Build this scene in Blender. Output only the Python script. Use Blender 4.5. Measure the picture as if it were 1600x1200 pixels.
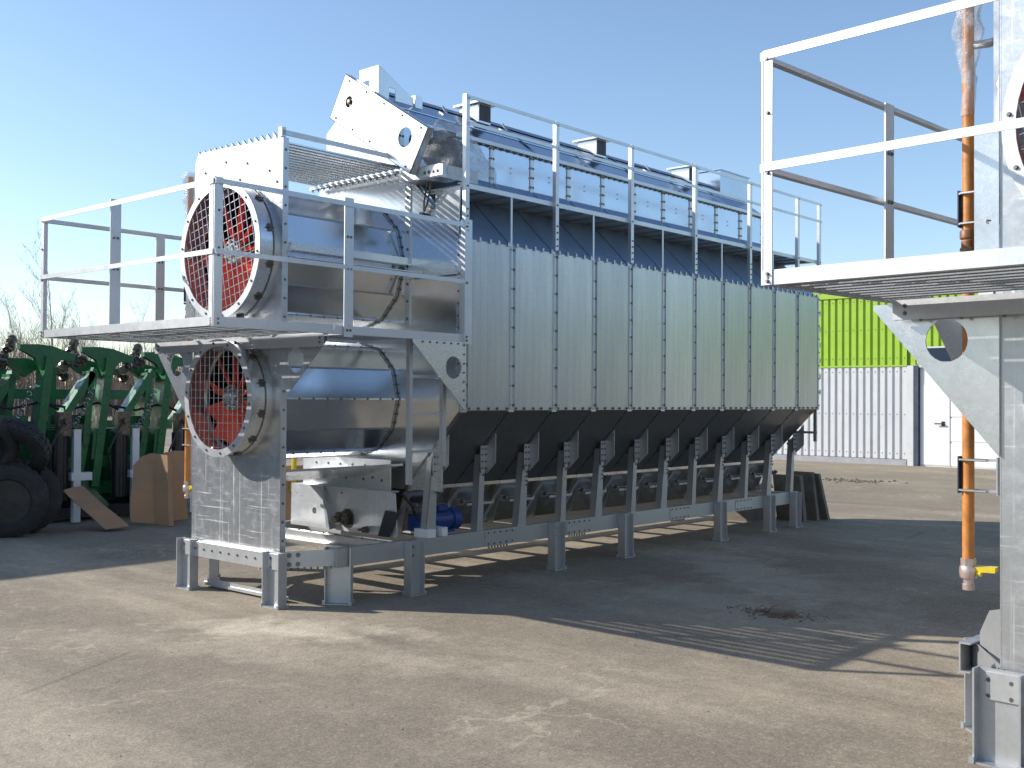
import bpy, bmesh, math, random
from mathutils import Vector, Matrix, noise
from mathutils.geometry import tessellate_polygon
R = math.radians
random.seed(7)
for o in list(bpy.data.objects): bpy.data.objects.remove(o)
sc = bpy.context.scene
COL = sc.collection

# ------------------------------------------------------------------ camera
YAW, PIT, ROL = R(41.61507), R(0.86756), R(0.34209)
fwd = Vector((math.cos(YAW)*math.cos(PIT), math.sin(YAW)*math.cos(PIT), math.sin(PIT)))
rgt = Vector((math.sin(YAW), -math.cos(YAW), 0)); upv = rgt.cross(fwd)
r2 = rgt*math.cos(ROL)+upv*math.sin(ROL); u2 = -rgt*math.sin(ROL)+upv*math.cos(ROL)
cam = bpy.data.cameras.new('camera'); cam.lens = 36*1696.28/1600; cam.sensor_width = 36
cam.clip_start = .05; cam.clip_end = 3000
co = bpy.data.objects.new('camera', cam); COL.objects.link(co)
M3 = Matrix((r2, u2, -fwd)).transposed()
co.matrix_world = Matrix.Translation((0, 0, 1.6)) @ M3.to_4x4()
sc.camera = co

# ------------------------------------------------------------------ light
SUN_EL = R(28.7); SX, SY = -.527, .85          # horizontal direction towards the sun
w = bpy.data.worlds.new('World'); sc.world = w; w.use_nodes = True
nt = w.node_tree; nt.nodes.clear()
sky = nt.nodes.new('ShaderNodeTexSky'); sky.sky_type = 'NISHITA'; sky.sun_disc = False
sky.sun_elevation = SUN_EL; sky.sun_rotation = math.atan2(SX, SY)
sky.air_density = 1.0; sky.dust_density = .5; sky.ozone_density = 2.3; sky.altitude = 100
bg = nt.nodes.new('ShaderNodeBackground'); bg.inputs['Strength'].default_value = .132
ow = nt.nodes.new('ShaderNodeOutputWorld')
nt.links.new(sky.outputs[0], bg.inputs[0]); nt.links.new(bg.outputs[0], ow.inputs[0])
sun = bpy.data.lights.new('sun', 'SUN'); sun.energy = 4.3; sun.angle = R(.53); sun.color = (1, .945, .86)
so = bpy.data.objects.new('sun', sun); COL.objects.link(so)
sd = Vector((SX*math.cos(SUN_EL), SY*math.cos(SUN_EL), math.sin(SUN_EL))).normalized()
so.rotation_euler = sd.to_track_quat('Z', 'Y').to_euler(); so.location = sd*60
sc.view_settings.view_transform = 'Standard'; sc.view_settings.look = 'None'
sc.view_settings.exposure = 0.6; sc.view_settings.gamma = 1
sc.render.engine = 'CYCLES'

# ------------------------------------------------------------------ materials
class NT:
    def __init__(s, name):
        s.m = bpy.data.materials.new(name); s.m.use_nodes = True
        s.t = s.m.node_tree; s.b = s.t.nodes['Principled BSDF']
        s.tc = s.t.nodes.new('ShaderNodeTexCoord')
    def n(s, typ, **kw):
        x = s.t.nodes.new('ShaderNode'+typ)
        for k, v in kw.items():
            if k in x.inputs: x.inputs[k].default_value = v
            else: setattr(x, k, v)
        return x
    def l(s, a, b): s.t.links.new(a, b)
    def set(s, **kw):
        for k, v in kw.items(): s.b.inputs[k.replace('_', ' ')].default_value = v
    def vec(s, scale=(1, 1, 1), kind='Object', rot=(0, 0, 0)):
        mp = s.n('Mapping'); mp.inputs['Scale'].default_value = scale; mp.inputs['Rotation'].default_value = rot
        s.l(s.tc.outputs[kind], mp.inputs[0]); return mp.outputs[0]
    def noise(s, scale, detail=4, rough=.55, vec=None):
        x = s.n('TexNoise', Scale=scale, Detail=detail, Roughness=rough)
        s.l(vec if vec else s.tc.outputs['Object'], x.inputs['Vector']); return x.outputs['Fac']
    def voro(s, scale, vec=None, out='Color', feature='F1'):
        x = s.n('TexVoronoi', Scale=scale); x.feature = feature
        s.l(vec if vec else s.tc.outputs['Object'], x.inputs['Vector']); return x.outputs[out]
    def ramp(s, fac, stops):
        x = s.n('ValToRGB'); e = x.color_ramp.elements
        while len(e) < len(stops): e.new(.5)
        for el, (p, c) in zip(e, stops):
            el.position = p; el.color = c if len(c) == 4 else (*c, 1)
        s.l(fac, x.inputs[0]); return x.outputs[0]
    def math(s, op, a, b=None, c=None):
        x = s.n('Math'); x.operation = op
        for i, v in enumerate((a, b, c)):
            if v is None: continue
            if isinstance(v, (int, float)): x.inputs[i].default_value = v
            else: s.l(v, x.inputs[i])
        return x.outputs[0]
    def mrange(s, fac, a, b, c, d):
        x = s.n('MapRange'); x.inputs[1].default_value = a; x.inputs[2].default_value = b
        x.inputs[3].default_value = c; x.inputs[4].default_value = d
        s.l(fac, x.inputs[0]); return x.outputs[0]
    def mix(s, fac, a, b):
        x = s.n('Mix'); x.data_type = 'RGBA'
        if isinstance(fac, (int, float)): x.inputs[0].default_value = fac
        else: s.l(fac, x.inputs[0])
        for i, v in ((6, a), (7, b)):
            if isinstance(v, tuple): x.inputs[i].default_value = (*v, 1)
            else: s.l(v, x.inputs[i])
        return x.outputs[2]
    def bump(s, h, strength=.3, dist=.01, prev=None):
        x = s.n('Bump'); x.inputs['Strength'].default_value = strength; x.inputs['Distance'].default_value = dist
        s.l(h, x.inputs['Height'])
        if prev: s.l(prev, x.inputs['Normal'])
        s.l(x.outputs[0], s.b.inputs['Normal']); return x.outputs[0]

def galvanised(name, base=.72, tint=(.97, 1, 1.03), rough=.28, spread=.12, spangle=22, wavy=.5, metallic=1., scratch=0., wdist=.02):
    k = NT(name)
    vo = k.voro(spangle); bw = k.n('RGBToBW'); k.l(vo, bw.inputs[0])
    big = k.noise(1.3, 5, .6); fine = k.noise(14, 4, .6)
    a = tuple(base*.95*t for t in tint); b = tuple(min(1, base*1.04*t) for t in tint)
    c = k.mix(bw.outputs[0], a, b)
    c2 = k.mix(k.mrange(big, .42, .68, 0, .45), c, tuple(base*.82*t for t in (1, 1, .98)))
    rr = k.math('ADD', k.mrange(bw.outputs[0], 0, 1, rough-spread*.18, rough+spread*.18), k.mrange(fine, .3, .7, -spread*.3, spread*.4))
    rr = k.math('ADD', rr, k.mrange(big, .35, .7, -spread*.35, spread*.5))
    if scratch:
        sv = k.noise(1.6, 2, .5, k.vec((1, 1.1, 45))); s2 = k.noise(1.6, 2, .5, k.vec((1, 34, .5)))
        sm = k.math('MAXIMUM', k.mrange(sv, .62, .72, 0, 1), k.mrange(s2, .62, .7, 0, .8))
        rr = k.math('ADD', rr, k.math('MULTIPLY', sm, scratch))
        wr = k.mrange(k.noise(7, 7, .72, k.vec((1, 1, 1.6))), .5, .66, 0, .75)
        rr = k.math('ADD', rr, k.math('MULTIPLY', wr, .09))
        c2 = k.mix(wr, c2, tuple(min(1, base*1.15*t) for t in tint))
        c2 = k.mix(k.math('MULTIPLY', sm, .45), c2, (.85, .86, .87))
    k.l(c2, k.b.inputs['Base Color']); k.l(rr, k.b.inputs['Roughness'])
    k.set(Metallic=metallic)
    nb = None
    if wavy: nb = k.bump(k.noise(1.6, 2, .4), wavy, wdist)
    k.bump(fine, .04, .004, nb)
    return k.m

M = {}
M['sheet'] = galvanised('galvanised_sheet', .7, rough=.25, spread=.08, spangle=70, wavy=.25, metallic=.86)
M['plate'] = galvanised('galvanised_plate', .52, rough=.33, spread=.09, spangle=80, wavy=.15, scratch=.18, metallic=.8)
M['mirror'] = galvanised('bright_galvanised_sheet', .76, rough=.19, spread=.05, spangle=60, wavy=.07)
M['hood'] = galvanised('hood_sheet', .54, tint=(.86, .97, 1.12), rough=.16, spread=.06, spangle=70, wavy=.3)  # blue tint paints the reflected sky into the sheet colour
M['steel'] = galvanised('hot_dip_steel', .5, rough=.46, spread=.08, spangle=60, wavy=.06, metallic=.75)
M['rail'] = galvanised('rail_steel', .62, rough=.42, spread=.08, spangle=70, wavy=.05, metallic=.8)
M['slope'] = galvanised('plenum_sheet', .62, tint=(.75, .95, 1.2), rough=.46, spread=.08, spangle=60, wavy=.12)  # sky reflection put into the colour as a strong blue tint
M['seam'] = galvanised('seam_strip', .66, tint=(.9, .98, 1.08), rough=.36, spread=.06, spangle=60, wavy=.05)
M['wall'] = galvanised('front_wall_sheet', .72, rough=.19, spread=.05, spangle=60, wavy=.16)
M['trough'] = galvanised('trough_sheet', .6, tint=(1.04, .98, .9), rough=.24, spread=.06, spangle=50, wavy=.2)
M['dull'] = galvanised('dull_galvanised', .5, rough=.42, spread=.08, spangle=60, wavy=.1, metallic=.9)
M['front'] = galvanised('front_trough_sheet', .7, rough=.34, spread=.1, spangle=80, wavy=.2, scratch=.12, metallic=.5)
M['bolt'] = galvanised('bolt_zinc', .2, tint=(1, .98, .95), rough=.45, spread=.1, wavy=0, metallic=.8)
M['bright'] = galvanised('bright_bolt_zinc', .6, rough=.3, spread=.1, wavy=0)

def perforated(nm, f):
    k = NT(nm)
    sep = k.n('SeparateXYZ'); k.l(k.tc.outputs['Object'], sep.inputs[0])
    v = k.voro(150, None, 'Distance')
    dots = k.mrange(v, .18, .34, 0, 1)
    lines = k.math('FRACT', k.math('MULTIPLY', sep.outputs[0], 11.3))
    ln = k.math('LESS_THAN', lines, .05)
    nz = k.noise(2.2, 5, .6, k.vec((5, 5, .5)))
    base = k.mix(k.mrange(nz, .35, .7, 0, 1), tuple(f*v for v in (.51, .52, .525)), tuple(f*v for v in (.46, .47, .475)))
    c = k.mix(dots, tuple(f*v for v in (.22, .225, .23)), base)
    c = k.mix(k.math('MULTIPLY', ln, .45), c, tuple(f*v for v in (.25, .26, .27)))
    oi = k.n('ObjectInfo'); hs = k.n('HueSaturation'); k.l(c, hs.inputs['Color']); k.l(k.mrange(oi.outputs['Random'], 0, 1, .9, 1.08), hs.inputs['Value']); c = hs.outputs[0]
    k.l(c, k.b.inputs['Base Color'])
    k.set(Metallic=.82, Roughness=.42)
    k.l(k.mrange(nz, .3, .7, .3, .36), k.b.inputs['Roughness'])
    nb = k.bump(dots, .12, .002)
    k.bump(k.noise(3, 2, .4), .12, .02, nb)
    return k.m
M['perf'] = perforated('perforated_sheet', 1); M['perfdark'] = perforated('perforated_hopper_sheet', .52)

def simple(name, col, rough=.5, metallic=0, var=.15, scale=6, bump=.1, dirt=None, spec=.5, bscale=40):
    k = NT(name)
    nz = k.noise(scale, 5, .6)
    a = tuple(max(0, c*(1-var)) for c in col); b = tuple(min(1, c*(1+var)) for c in col)
    c = k.mix(k.mrange(nz, .3, .7, 0, 1), a, b)
    if dirt: c = k.mix(k.mrange(k.noise(scale*.6, 7, .7), .52, .72, 0, .7), c, dirt)
    k.l(c, k.b.inputs['Base Color'])
    k.l(k.mrange(k.noise(scale*2, 4), .3, .7, max(.02, rough-.1), min(1, rough+.12)), k.b.inputs['Roughness'])
    k.set(Metallic=metallic); k.b.inputs['Specular IOR Level'].default_value = spec
    if bump: k.bump(k.noise(bscale, 4), bump, .005)
    return k.m
M['red'] = simple('red_blade_paint', (.84, .11, .06), .32, var=.15)
M['dark'] = simple('dark_interior', (.035, .037, .045), .6)
M['black'] = simple('black_paint', (.018, .018, .02), .4)
M['blue'] = simple('blue_motor_paint', (.02, .05, .2), .35)
M['navy'] = simple('navy_steel', (.02, .025, .06), .4)
M['orange'] = simple('orange_pipe_paint', (.5, .19, .04), .42, var=.22, scale=14, dirt=(.24, .11, .05), bump=.15)
M['brown'] = simple('brown_joint', (.2, .075, .025), .55)
M['brass'] = simple('nickel_valve', (.6, .47, .42), .3, metallic=.7)
M['yellow'] = simple('yellow_handle', (.62, .46, .02), .35)
M['green'] = simple('green_machine_paint', (.012, .125, .043), .33, var=.2, dirt=(.03, .1, .05))
M['oil'] = simple('oily_cast_iron', (.14, .12, .1), .35, metallic=.7, var=.5, scale=20, bump=.5)
M['chrome'] = simple('bare_steel', (.45, .45, .45), .3, metallic=.9, var=.3, scale=15)
M['rubber'] = simple('tyre_rubber', (.022, .022, .023), .7, var=.3, dirt=(.06, .055, .05))
M['rim'] = simple('dusty_rim', (.075, .072, .07), .4, metallic=.7)
M['card'] = simple('cardboard', (.36, .22, .125), .85, var=.12, scale=3, dirt=(.28, .17, .1))
M['wood'] = simple('grey_board', (.16, .145, .125), .8, var=.3, scale=5, bump=.3)
M['white'] = simple('white_wrap', (.68, .69, .72), .45, var=.06, bump=.4)
M['offwhite'] = simple('offwhite_paint', (.72, .72, .7), .5, var=.05)
M['cladwhite'] = simple('white_cladding', (.56, .57, .585), .45, var=.06, scale=1.2, dirt=(.44, .43, .41), bump=.03)
M['cladgreen'] = simple('lime_cladding', (.29, .46, .035), .42, var=.06, scale=1.2, bump=.03)
M['door'] = simple('white_door', (.74, .75, .74), .4, var=.03, scale=1, bump=.02)
M['plinth'] = simple('concrete_plinth', (.32, .32, .34), .8)
M['trimblue'] = simple('dark_blue_trim', (.05, .06, .095), .4)
M['bark'] = simple('pale_bark', (.27, .23, .2), .9, var=.3, scale=9)
M['twig'] = simple('bare_twigs', (.215, .155, .12), .9, var=.3, scale=2)  # lightened colour stands in for haze over the distant twigs
M['stone'] = simple('ground_crumbs', (.3, .27, .24), .9, var=.4, scale=3)
M['debris'] = simple('dead_plant_litter', (.17, .135, .1), .9, var=.5, scale=8)
M['hall'] = simple('workshop_wall', (.3, .3, .31), .8, var=.05)
def glassm():
    k = NT('dark_window'); k.set(Base_Color=(.03, .045, .07, 1), Roughness=.08); return k.m
M['glass'] = glassm()
def wrapm():
    k = NT('clear_plastic_film')
    k.set(Base_Color=(.6, .62, .64, 1), Roughness=.15)
    k.b.inputs['Transmission Weight'].default_value = 0
    k.bump(k.noise(16, 6, .65), .8, .03)
    tr = k.n('BsdfTransparent'); mx = k.n('MixShader')
    a = k.mrange(k.noise(7, 6, .65), .35, .7, .14, .62)
    k.l(a, mx.inputs[0]); k.l(tr.outputs[0], mx.inputs[1]); k.l(k.b.outputs[0], mx.inputs[2])
    k.l(mx.outputs[0], k.t.nodes['Material Output'].inputs[0]); return k.m
M['film'] = wrapm()

def asphalt():
    k = NT('dusty_asphalt'); P = k.tc.outputs['Object']
    n1 = k.noise(.16, 6, .6); n2 = k.noise(.9, 7, .65); n3 = k.noise(75, 3, .7); n4 = k.noise(9, 5, .65)
    # dust drifted in long streaks along a worn diagonal
    st = k.noise(.55, 8, .68, k.vec((1, .28, 1), rot=(0, 0, R(-38))))
    c = k.mix(k.mrange(n1, .36, .64, 0, 1), (.165, .142, .116), (.222, .192, .156))
    c = k.mix(k.mrange(n2, .45, .68, 0, .55), c, (.275, .238, .192))
    c = k.mix(k.mrange(st, .5, .66, 0, .9), c, (.33, .288, .234))
    c = k.mix(k.mrange(st, .28, .42, .5, 0), c, (.115, .105, .093))
    # a pale washed-out patch of dried silt before the machine's foot
    sep = k.n('SeparateXYZ'); k.l(P, sep.inputs[0])
    def blob(cx, cy, sx, sy, rot, amt, col, c, edge=.35):
        ca, sa = math.cos(rot), math.sin(rot)
        dx = k.math('SUBTRACT', sep.outputs[0], cx); dy = k.math('SUBTRACT', sep.outputs[1], cy)
        a = k.math('ADD', k.math('MULTIPLY', dx, ca/sx), k.math('MULTIPLY', dy, sa/sx))
        b = k.math('ADD', k.math('MULTIPLY', dx, -sa/sy), k.math('MULTIPLY', dy, ca/sy))
        d = k.math('SQRT', k.math('ADD', k.math('POWER', k.math('ABSOLUTE', a), 2), k.math('POWER', k.math('ABSOLUTE', b), 2)))
        d = k.math('ADD', d, k.mrange(k.noise(2.6, 6, .65), .3, .7, -.55, .55))
        return k.mix(k.mrange(d, edge, 1.15, amt, 0), c, col)
    c = blob(4.62, 6.2, .42, .85, R(35), .85, (.5, .445, .37), c)
    c = blob(4.1, 5.8, .35, 1.9, R(28), .5, (.37, .325, .265), c)
    c = blob(8.8, 4.6, .6, 2.4, R(-30), .55, (.3, .27, .23), c)
    c = blob(6.9, 2.3, .35, 2.2, R(-42), .5, (.34, .3, .245), c)
    # thin dusty rims left by dried puddles, and mid-size mottling
    rg = k.math('ABSOLUTE', k.math('SUBTRACT', k.noise(.8, 4, .6), .5))
    rim = k.math('MULTIPLY', k.mrange(rg, .0, .012, 1, 0), k.mrange(k.noise(.45, 3), .5, .62, 0, .6))
    c = k.mix(rim, c, (.4, .352, .29))
    c = k.mix(k.mrange(n4, .32, .68, .34, 0), c, (.1, .09, .078))
    c = k.mix(k.mrange(k.noise(28, 4, .7), .52, .72, 0, .4), c, (.36, .32, .265))
    # dark oil and tyre smears
    c = k.mix(k.mrange(k.noise(.7, 5, .6, k.vec((1, .16, 1), rot=(0, 0, R(52)))), .6, .74, 0, .5), c, (.085, .078, .07))
    c = blob(9.2, 5.2, .5, 1.8, R(-50), .5, (.34, .31, .265), c)
    c = blob(7.6, 4.6, .4, 1.4, R(-20), .5, (.33, .3, .255), c)
    c = blob(10.5, 3.6, .5, 1.6, R(-45), .4, (.32, .29, .25), c)
    # aggregate
    ag = k.voro(120, None, 'Color'); bw = k.n('RGBToBW'); k.l(ag, bw.inputs[0])
    sp = k.mrange(bw.outputs[0], .2, .8, .84, 1.17)
    spn = k.math('MULTIPLY', sp, k.mrange(n3, .3, .7, .82, 1.18))
    mul = k.n('Mix'); mul.data_type = 'RGBA'; mul.blend_type = 'MULTIPLY'; mul.inputs[0].default_value = 1
    cb = k.n('CombineColor')
    for i, f_ in enumerate((1.29, 1.25, 1.16)): k.l(k.math('MULTIPLY', spn, f_), cb.inputs[i])
    k.l(c, mul.inputs[6]); k.l(cb.outputs[0], mul.inputs[7])
    # thin cracks
    cr = k.voro(.42, None, 'Distance', 'DISTANCE_TO_EDGE')
    wob = k.n('Mix')
    crm = k.mrange(cr, .0015, .005, .3, 0)
    gate = k.mrange(k.noise(.5, 3), .52, .6, 0, 1)
    cc = k.mix(k.math('MULTIPLY', crm, gate), mul.outputs[2], (.07, .062, .055))
    k.l(cc, k.b.inputs['Base Color']); k.set(Roughness=.92); k.b.inputs['Specular IOR Level'].default_value = .25
    h = k.math('ADD', k.math('MULTIPLY', n3, .5), k.math('MULTIPLY', bw.outputs[0], .6))
    nb = k.bump(k.math('ADD', n2, k.math('MULTIPLY', n4, .4)), .35, .03)
    k.bump(h, .5, .004, nb)
    return k.m
M['asphalt'] = asphalt()

# ------------------------------------------------------------------ mesh helpers
class MB:
    def __init__(s): s.v = []; s.f = []; s.k = []
    def add(s, vs, fs):
        n = len(s.v); s.v += [Vector(p) for p in vs]; s.f += [tuple(i+n for i in q) for q in fs]; return s
    def box(s, x0, x1, y0, y1, z0, z1):
        if x0 > x1: x0, x1 = x1, x0
        if y0 > y1: y0, y1 = y1, y0
        if z0 > z1: z0, z1 = z1, z0
        return s.add([(x0,y0,z0),(x1,y0,z0),(x1,y1,z0),(x0,y1,z0),(x0,y0,z1),(x1,y0,z1),(x1,y1,z1),(x0,y1,z1)],
                     [(0,3,2,1),(4,5,6,7),(0,1,5,4),(1,2,6,5),(2,3,7,6),(3,0,4,7)])
    def beam(s, p, q, w, h, up=(0, 0, 1), w2=None, h2=None):
        p, q = Vector(p), Vector(q); d = (q-p).normalized(); u = Vector(up)
        sx = d.cross(u)
        if sx.length < 1e-4: sx = d.cross(Vector((0, 1, 0)))
        sx.normalize(); uu = sx.cross(d).normalized()
        w2 = w if w2 is None else w2; h2 = h if h2 is None else h2
        vs = []
        for c, ww, hh in ((p, w, h), (q, w2, h2)):
            for a, b in ((-1,-1),(1,-1),(1,1),(-1,1)): vs.append(c+sx*(a*ww/2)+uu*(b*hh/2))
        return s.add(vs, [(0,1,2,3),(7,6,5,4),(0,4,5,1),(1,5,6,2),(2,6,7,3),(3,7,4,0)])
    def prism(s, pts, ext):
        pts = [Vector(p) for p in pts]; e = Vector(ext); n = len(pts)
        return s.add(pts+[p+e for p in pts], [tuple(range(n))[::-1], tuple(range(n, 2*n))]+[(i, (i+1) % n, n+(i+1) % n, n+i) for i in range(n)])
    def plate(s, outer, holes, org, U, V, thick):
        """outer/holes are 2D loops in axes U,V from org; extruded by thick"""
        org, U, V, T = Vector(org), Vector(U), Vector(V), Vector(thick)
        loops = [outer]+holes; flat = [p for l in loops for p in l]
        tris = tessellate_polygon([[Vector((a, b, 0)) for a, b in l] for l in loops])
        P = [org+U*a+V*b for a, b in flat]; n = len(P)
        fs = [tuple(t) for t in tris]+[tuple(i+n for i in t[::-1]) for t in tris]
        k = 0
        for l in loops:
            m = len(l)
            for i in range(m): fs.append((k+i, k+(i+1) % m, n+k+(i+1) % m, n+k+i))
            k += m
        return s.add(P+[p+T for p in P], fs)
    def tube(s, path, r, n=8, cap=True, closed=False):
        path = [Vector(p) for p in path]; m = len(path); rs = r if isinstance(r, (list, tuple)) else [r]*m
        base = len(s.v); prev = None
        for i, p in enumerate(path):
            a = path[max(0, i-1)] if not closed else path[i-1]
            b = path[min(m-1, i+1)] if not closed else path[(i+1) % m]
            d = (b-a).normalized()
            if prev is None:
                t = Vector((0, 0, 1)) if abs(d.z) < .9 else Vector((1, 0, 0))
                x = d.cross(t).normalized()
            else:
                x = (prev-d*prev.dot(d)).normalized()
            prev = x; y = d.cross(x)
            for k in range(n):
                an = 2*math.pi*k/n; s.v.append(p+(x*math.cos(an)+y*math.sin(an))*rs[i])
        L = m if closed else m-1
        for i in range(L):
            j = (i+1) % m
            for k in range(n):
                k2 = (k+1) % n
                s.f.append((base+i*n+k, base+i*n+k2, base+j*n+k2, base+j*n+k))
        if cap and not closed:
            s.f.append(tuple(base+k for k in range(n))[::-1]); s.f.append(tuple(base+(m-1)*n+k for k in range(n)))
        return s
    def lathe(s, prof, org, axis, n=24, closed=False, ref=None):
        """prof: (distance along axis, radius)"""
        org, ax = Vector(org), Vector(axis).normalized()
        t = Vector(ref) if ref else (Vector((0, 0, 1)) if abs(ax.z) < .9 else Vector((1, 0, 0)))
        x = (t-ax*t.dot(ax)).normalized(); y = ax.cross(x); base = len(s.v); m = len(prof)
        for a, r in prof:
            for k in range(n):
                an = 2*math.pi*k/n; s.v.append(org+ax*a+(x*math.cos(an)+y*math.sin(an))*r)
        for i in range(m if closed else m-1):
            j = (i+1) % m
            for k in range(n):
                k2 = (k+1) % n
                s.f.append((base+i*n+k, base+i*n+k2, base+j*n+k2, base+j*n+k))
        if not closed:
            if prof[0][1] > 1e-5: s.f.append(tuple(base+k for k in range(n))[::-1])
            if prof[-1][1] > 1e-5: s.f.append(tuple(base+(m-1)*n+k for k in range(n)))
        return s
    def bolt(s, p, axis, r=.011, h=.01):
        a = len(s.f); s.lathe([(-.002, r*1.4), (.002, r*1.4), (.0021, r), (h, r*.85)], p, axis, 6); s.k += range(a, len(s.f)); return s
    def mesh(s, name, mat, off=(0, 0, 0), sharp=32):
        me = bpy.data.meshes.new(name); o = Vector(off)
        me.from_pydata([v-o for v in s.v], [], s.f); me.update()
        bm = bmesh.new(); bm.from_mesh(me); bmesh.ops.recalc_face_normals(bm, faces=bm.faces); bm.to_mesh(me); bm.free()
        me.polygons.foreach_set('use_smooth', [True]*len(me.polygons))
        me.set_sharp_from_angle(angle=R(sharp))
        me.materials.append(M[mat] if isinstance(mat, str) else mat)
        if s.k:
            me.materials.append(M['bolt'])
            for i in s.k: me.polygons[i].material_index = 1
        return me
    def obj(s, name, mat, parent=None, off=(0, 0, 0), loc=(0, 0, 0), sharp=32):
        o = bpy.data.objects.new(name, s.mesh(name, mat, off, sharp)); COL.objects.link(o)
        o.location = loc
        if parent: o.parent = parent
        return o

def circ(cx, cy, r, n=28): return [(cx+r*math.cos(2*math.pi*i/n), cy+r*math.sin(2*math.pi*i/n)) for i in range(n)]
def thing(name, label, cat, loc=(0, 0, 0), rz=0, group=None):
    o = bpy.data.objects.new(name, None); COL.objects.link(o); o.location = loc; o.rotation_euler = (0, 0, rz)
    o.empty_display_size = .2; return tag(o, label, cat, group)
def tag(o, label, cat, group=None):
    o['label'] = label; o['category'] = cat
    if group: o['group'] = group
    return o
def again(src, parent, loc, rot=None):           # one more piece that shares the mesh of src
    c = src.copy(); COL.objects.link(c); c.parent = parent; c.location = loc
    if rot: c.rotation_euler = rot
    return c
def kids(o): return [c for c in bpy.data.objects if c.parent == o]
def copy_tree(o, parent=None, skip=()):
    c = o.copy(); COL.objects.link(c); c.parent = parent
    for ch in kids(o):
        if ch.name.split('.')[0] in skip: continue
        copy_tree(ch, c, skip)
    return c

# ------------------------------------------------------------------ ground
g = MB(); S = 900
g.add([(-S, -S, 0), (S, -S, 0), (S, S, 0), (-S, S, 0)], [(0, 1, 2, 3)])
go = g.obj('ground', 'asphalt'); go['kind'] = 'structure'

# ------------------------------------------------------------------ grain dryer
O = Vector((5.1, 7.52, 0)); YC = 7.52
X0, X1, NB = 6.43, 12.87, 11; BAY = (X1-X0)/NB
bx = [X0+BAY*k for k in range(NB+1)]
D = thing('grain_dryer', 'long galvanised steel grain dryer in the middle, its side panels and both fans in view', 'grain dryer', O, group='galvanised grain dryers')
def part(mb, name, mat, parent=None, sharp=32):
    return mb.obj(name, mat, parent or D, O, sharp=sharp)
def pieces(mb, name, mat, org, locs, parent=None):
    """first piece built at world org, then copies at the other world positions"""
    org = Vector(org); p = parent or D
    o = mb.obj(name, mat, p, org, loc=org-O); out = [o]
    for l in locs: out.append(again(o, p, Vector(l)-O))
    return out

# --- side panels with hat-section seams
m = MB(); m.box(X0+.03, X0+BAY-.03, 6.23, 6.262, 1.515, 2.935)
m.box(X0+.03, X0+.035, 6.225, 6.2305, 1.52, 2.93); m.box(X0+BAY-.035, X0+BAY-.03, 6.225, 6.2305, 1.52, 2.93)
pieces(m, 'side_panel', 'perf', (X0, 6.24, 1.515), [(bx[k], 6.24, 1.515) for k in range(1, NB)])
m = MB(); m.box(X0-.034, X0+.034, 6.24, 6.27, 1.5, 2.95); m.box(X0-.003, X0+.003, 6.236, 6.24, 1.505, 2.945)
for i in range(9):
    z = 1.56+i*.168; m.bolt((X0-.02, 6.24, z), (0, -1, 0), .009); m.bolt((X0+.02, 6.24, z), (0, -1, 0), .009)
pieces(m, 'panel_seam', 'seam', (X0, 6.24, 1.5), [(x, 6.24, 1.5) for x in bx[1:]])
m = MB()
for k in range(NB*5):
    x = X0+.05+k*BAY/5+random.uniform(-.01, .01)
    m.box(x-.012, x+.012, 6.214, 6.23, 2.925, 2.96); m.bolt((x, 6.225, 1.53), (0, -1, 0), .009)
b = part(m, 'panel_clip', 'dull'); b['kind'] = 'stuff'
# --- far side, inner shell
m = MB(); m.box(X0, X1, 8.77, 8.8, 1.515, 2.94); part(m, 'far_side_wall', 'perf')
m = MB(); m.prism([(X0, 8.78, 2.94), (X0, 7.99, 3.7), (X0, 7.99, 3.67), (X0, 8.78, 2.91)], (X1-X0, 0, 0)); part(m, 'far_plenum_slope', 'sheet')
m = MB(); m.prism([(X0, 8.78, 1.515), (X0, 8.12, .83), (X0, 8.12, .86), (X0, 8.78, 1.545)], (X1-X0, 0, 0)); part(m, 'far_hopper_slope', 'dull')
# --- plenum slope under the walkway (45 degrees) and the hopper slope below
s2 = math.sqrt(.5)
m = MB(); a = Vector((X0+.006, 6.26, 2.94)); c = Vector((X0+.006, 7.05, 3.70)); nn = Vector((0, .018, -.018))
m.prism([a, c, c+nn, a+nn], (BAY-.012, 0, 0))
m.prism([a+Vector((0, -.003, .003)), c+Vector((0, -.003, .003)), c, a], (.02, 0, 0))
pieces(m, 'plenum_slope_panel', 'slope', (X0, 6.26, 2.94), [(x, 6.26, 2.94) for x in bx[1:-1]])
m = MB(); a = Vector((X0+.005, 6.26, 1.515)); c = Vector((X0+.005, 6.93, .83)); nn = Vector((0, .014, .014))
m.prism([a, c, c+nn, a+nn], (BAY-.01, 0, 0))
m.prism([a+Vector((0, -.002, -.002)), c+Vector((0, -.002, -.002)), c, a], (.03, 0, 0))
for i in range(1, 6):
    q = a.lerp(c, i/6)+Vector((.012, -.002, -.002)); m.bolt(q, (0, -1, -1), .011)
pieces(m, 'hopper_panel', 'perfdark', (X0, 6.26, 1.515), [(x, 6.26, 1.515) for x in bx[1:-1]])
# --- end walls
prof = [(6.27, 1.52), (6.95, .83), (8.09, .83), (8.77, 1.52), (8.77, 2.92), (7.98, 3.685), (7.06, 3.685), (6.27, 2.92)]
m = MB(); m.plate([(y-YC, z) for y, z in prof], [], (X0-.02, YC, 0), (0, 1, 0), (0, 0, 1), (.02, 0, 0)); part(m, 'front_wall', 'wall')
m = MB(); m.plate([(y-YC, z) for y, z in prof], [], (X1, YC, 0), (0, 1, 0), (0, 0, 1), (.02, 0, 0)); part(m, 'rear_wall', 'sheet')
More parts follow.
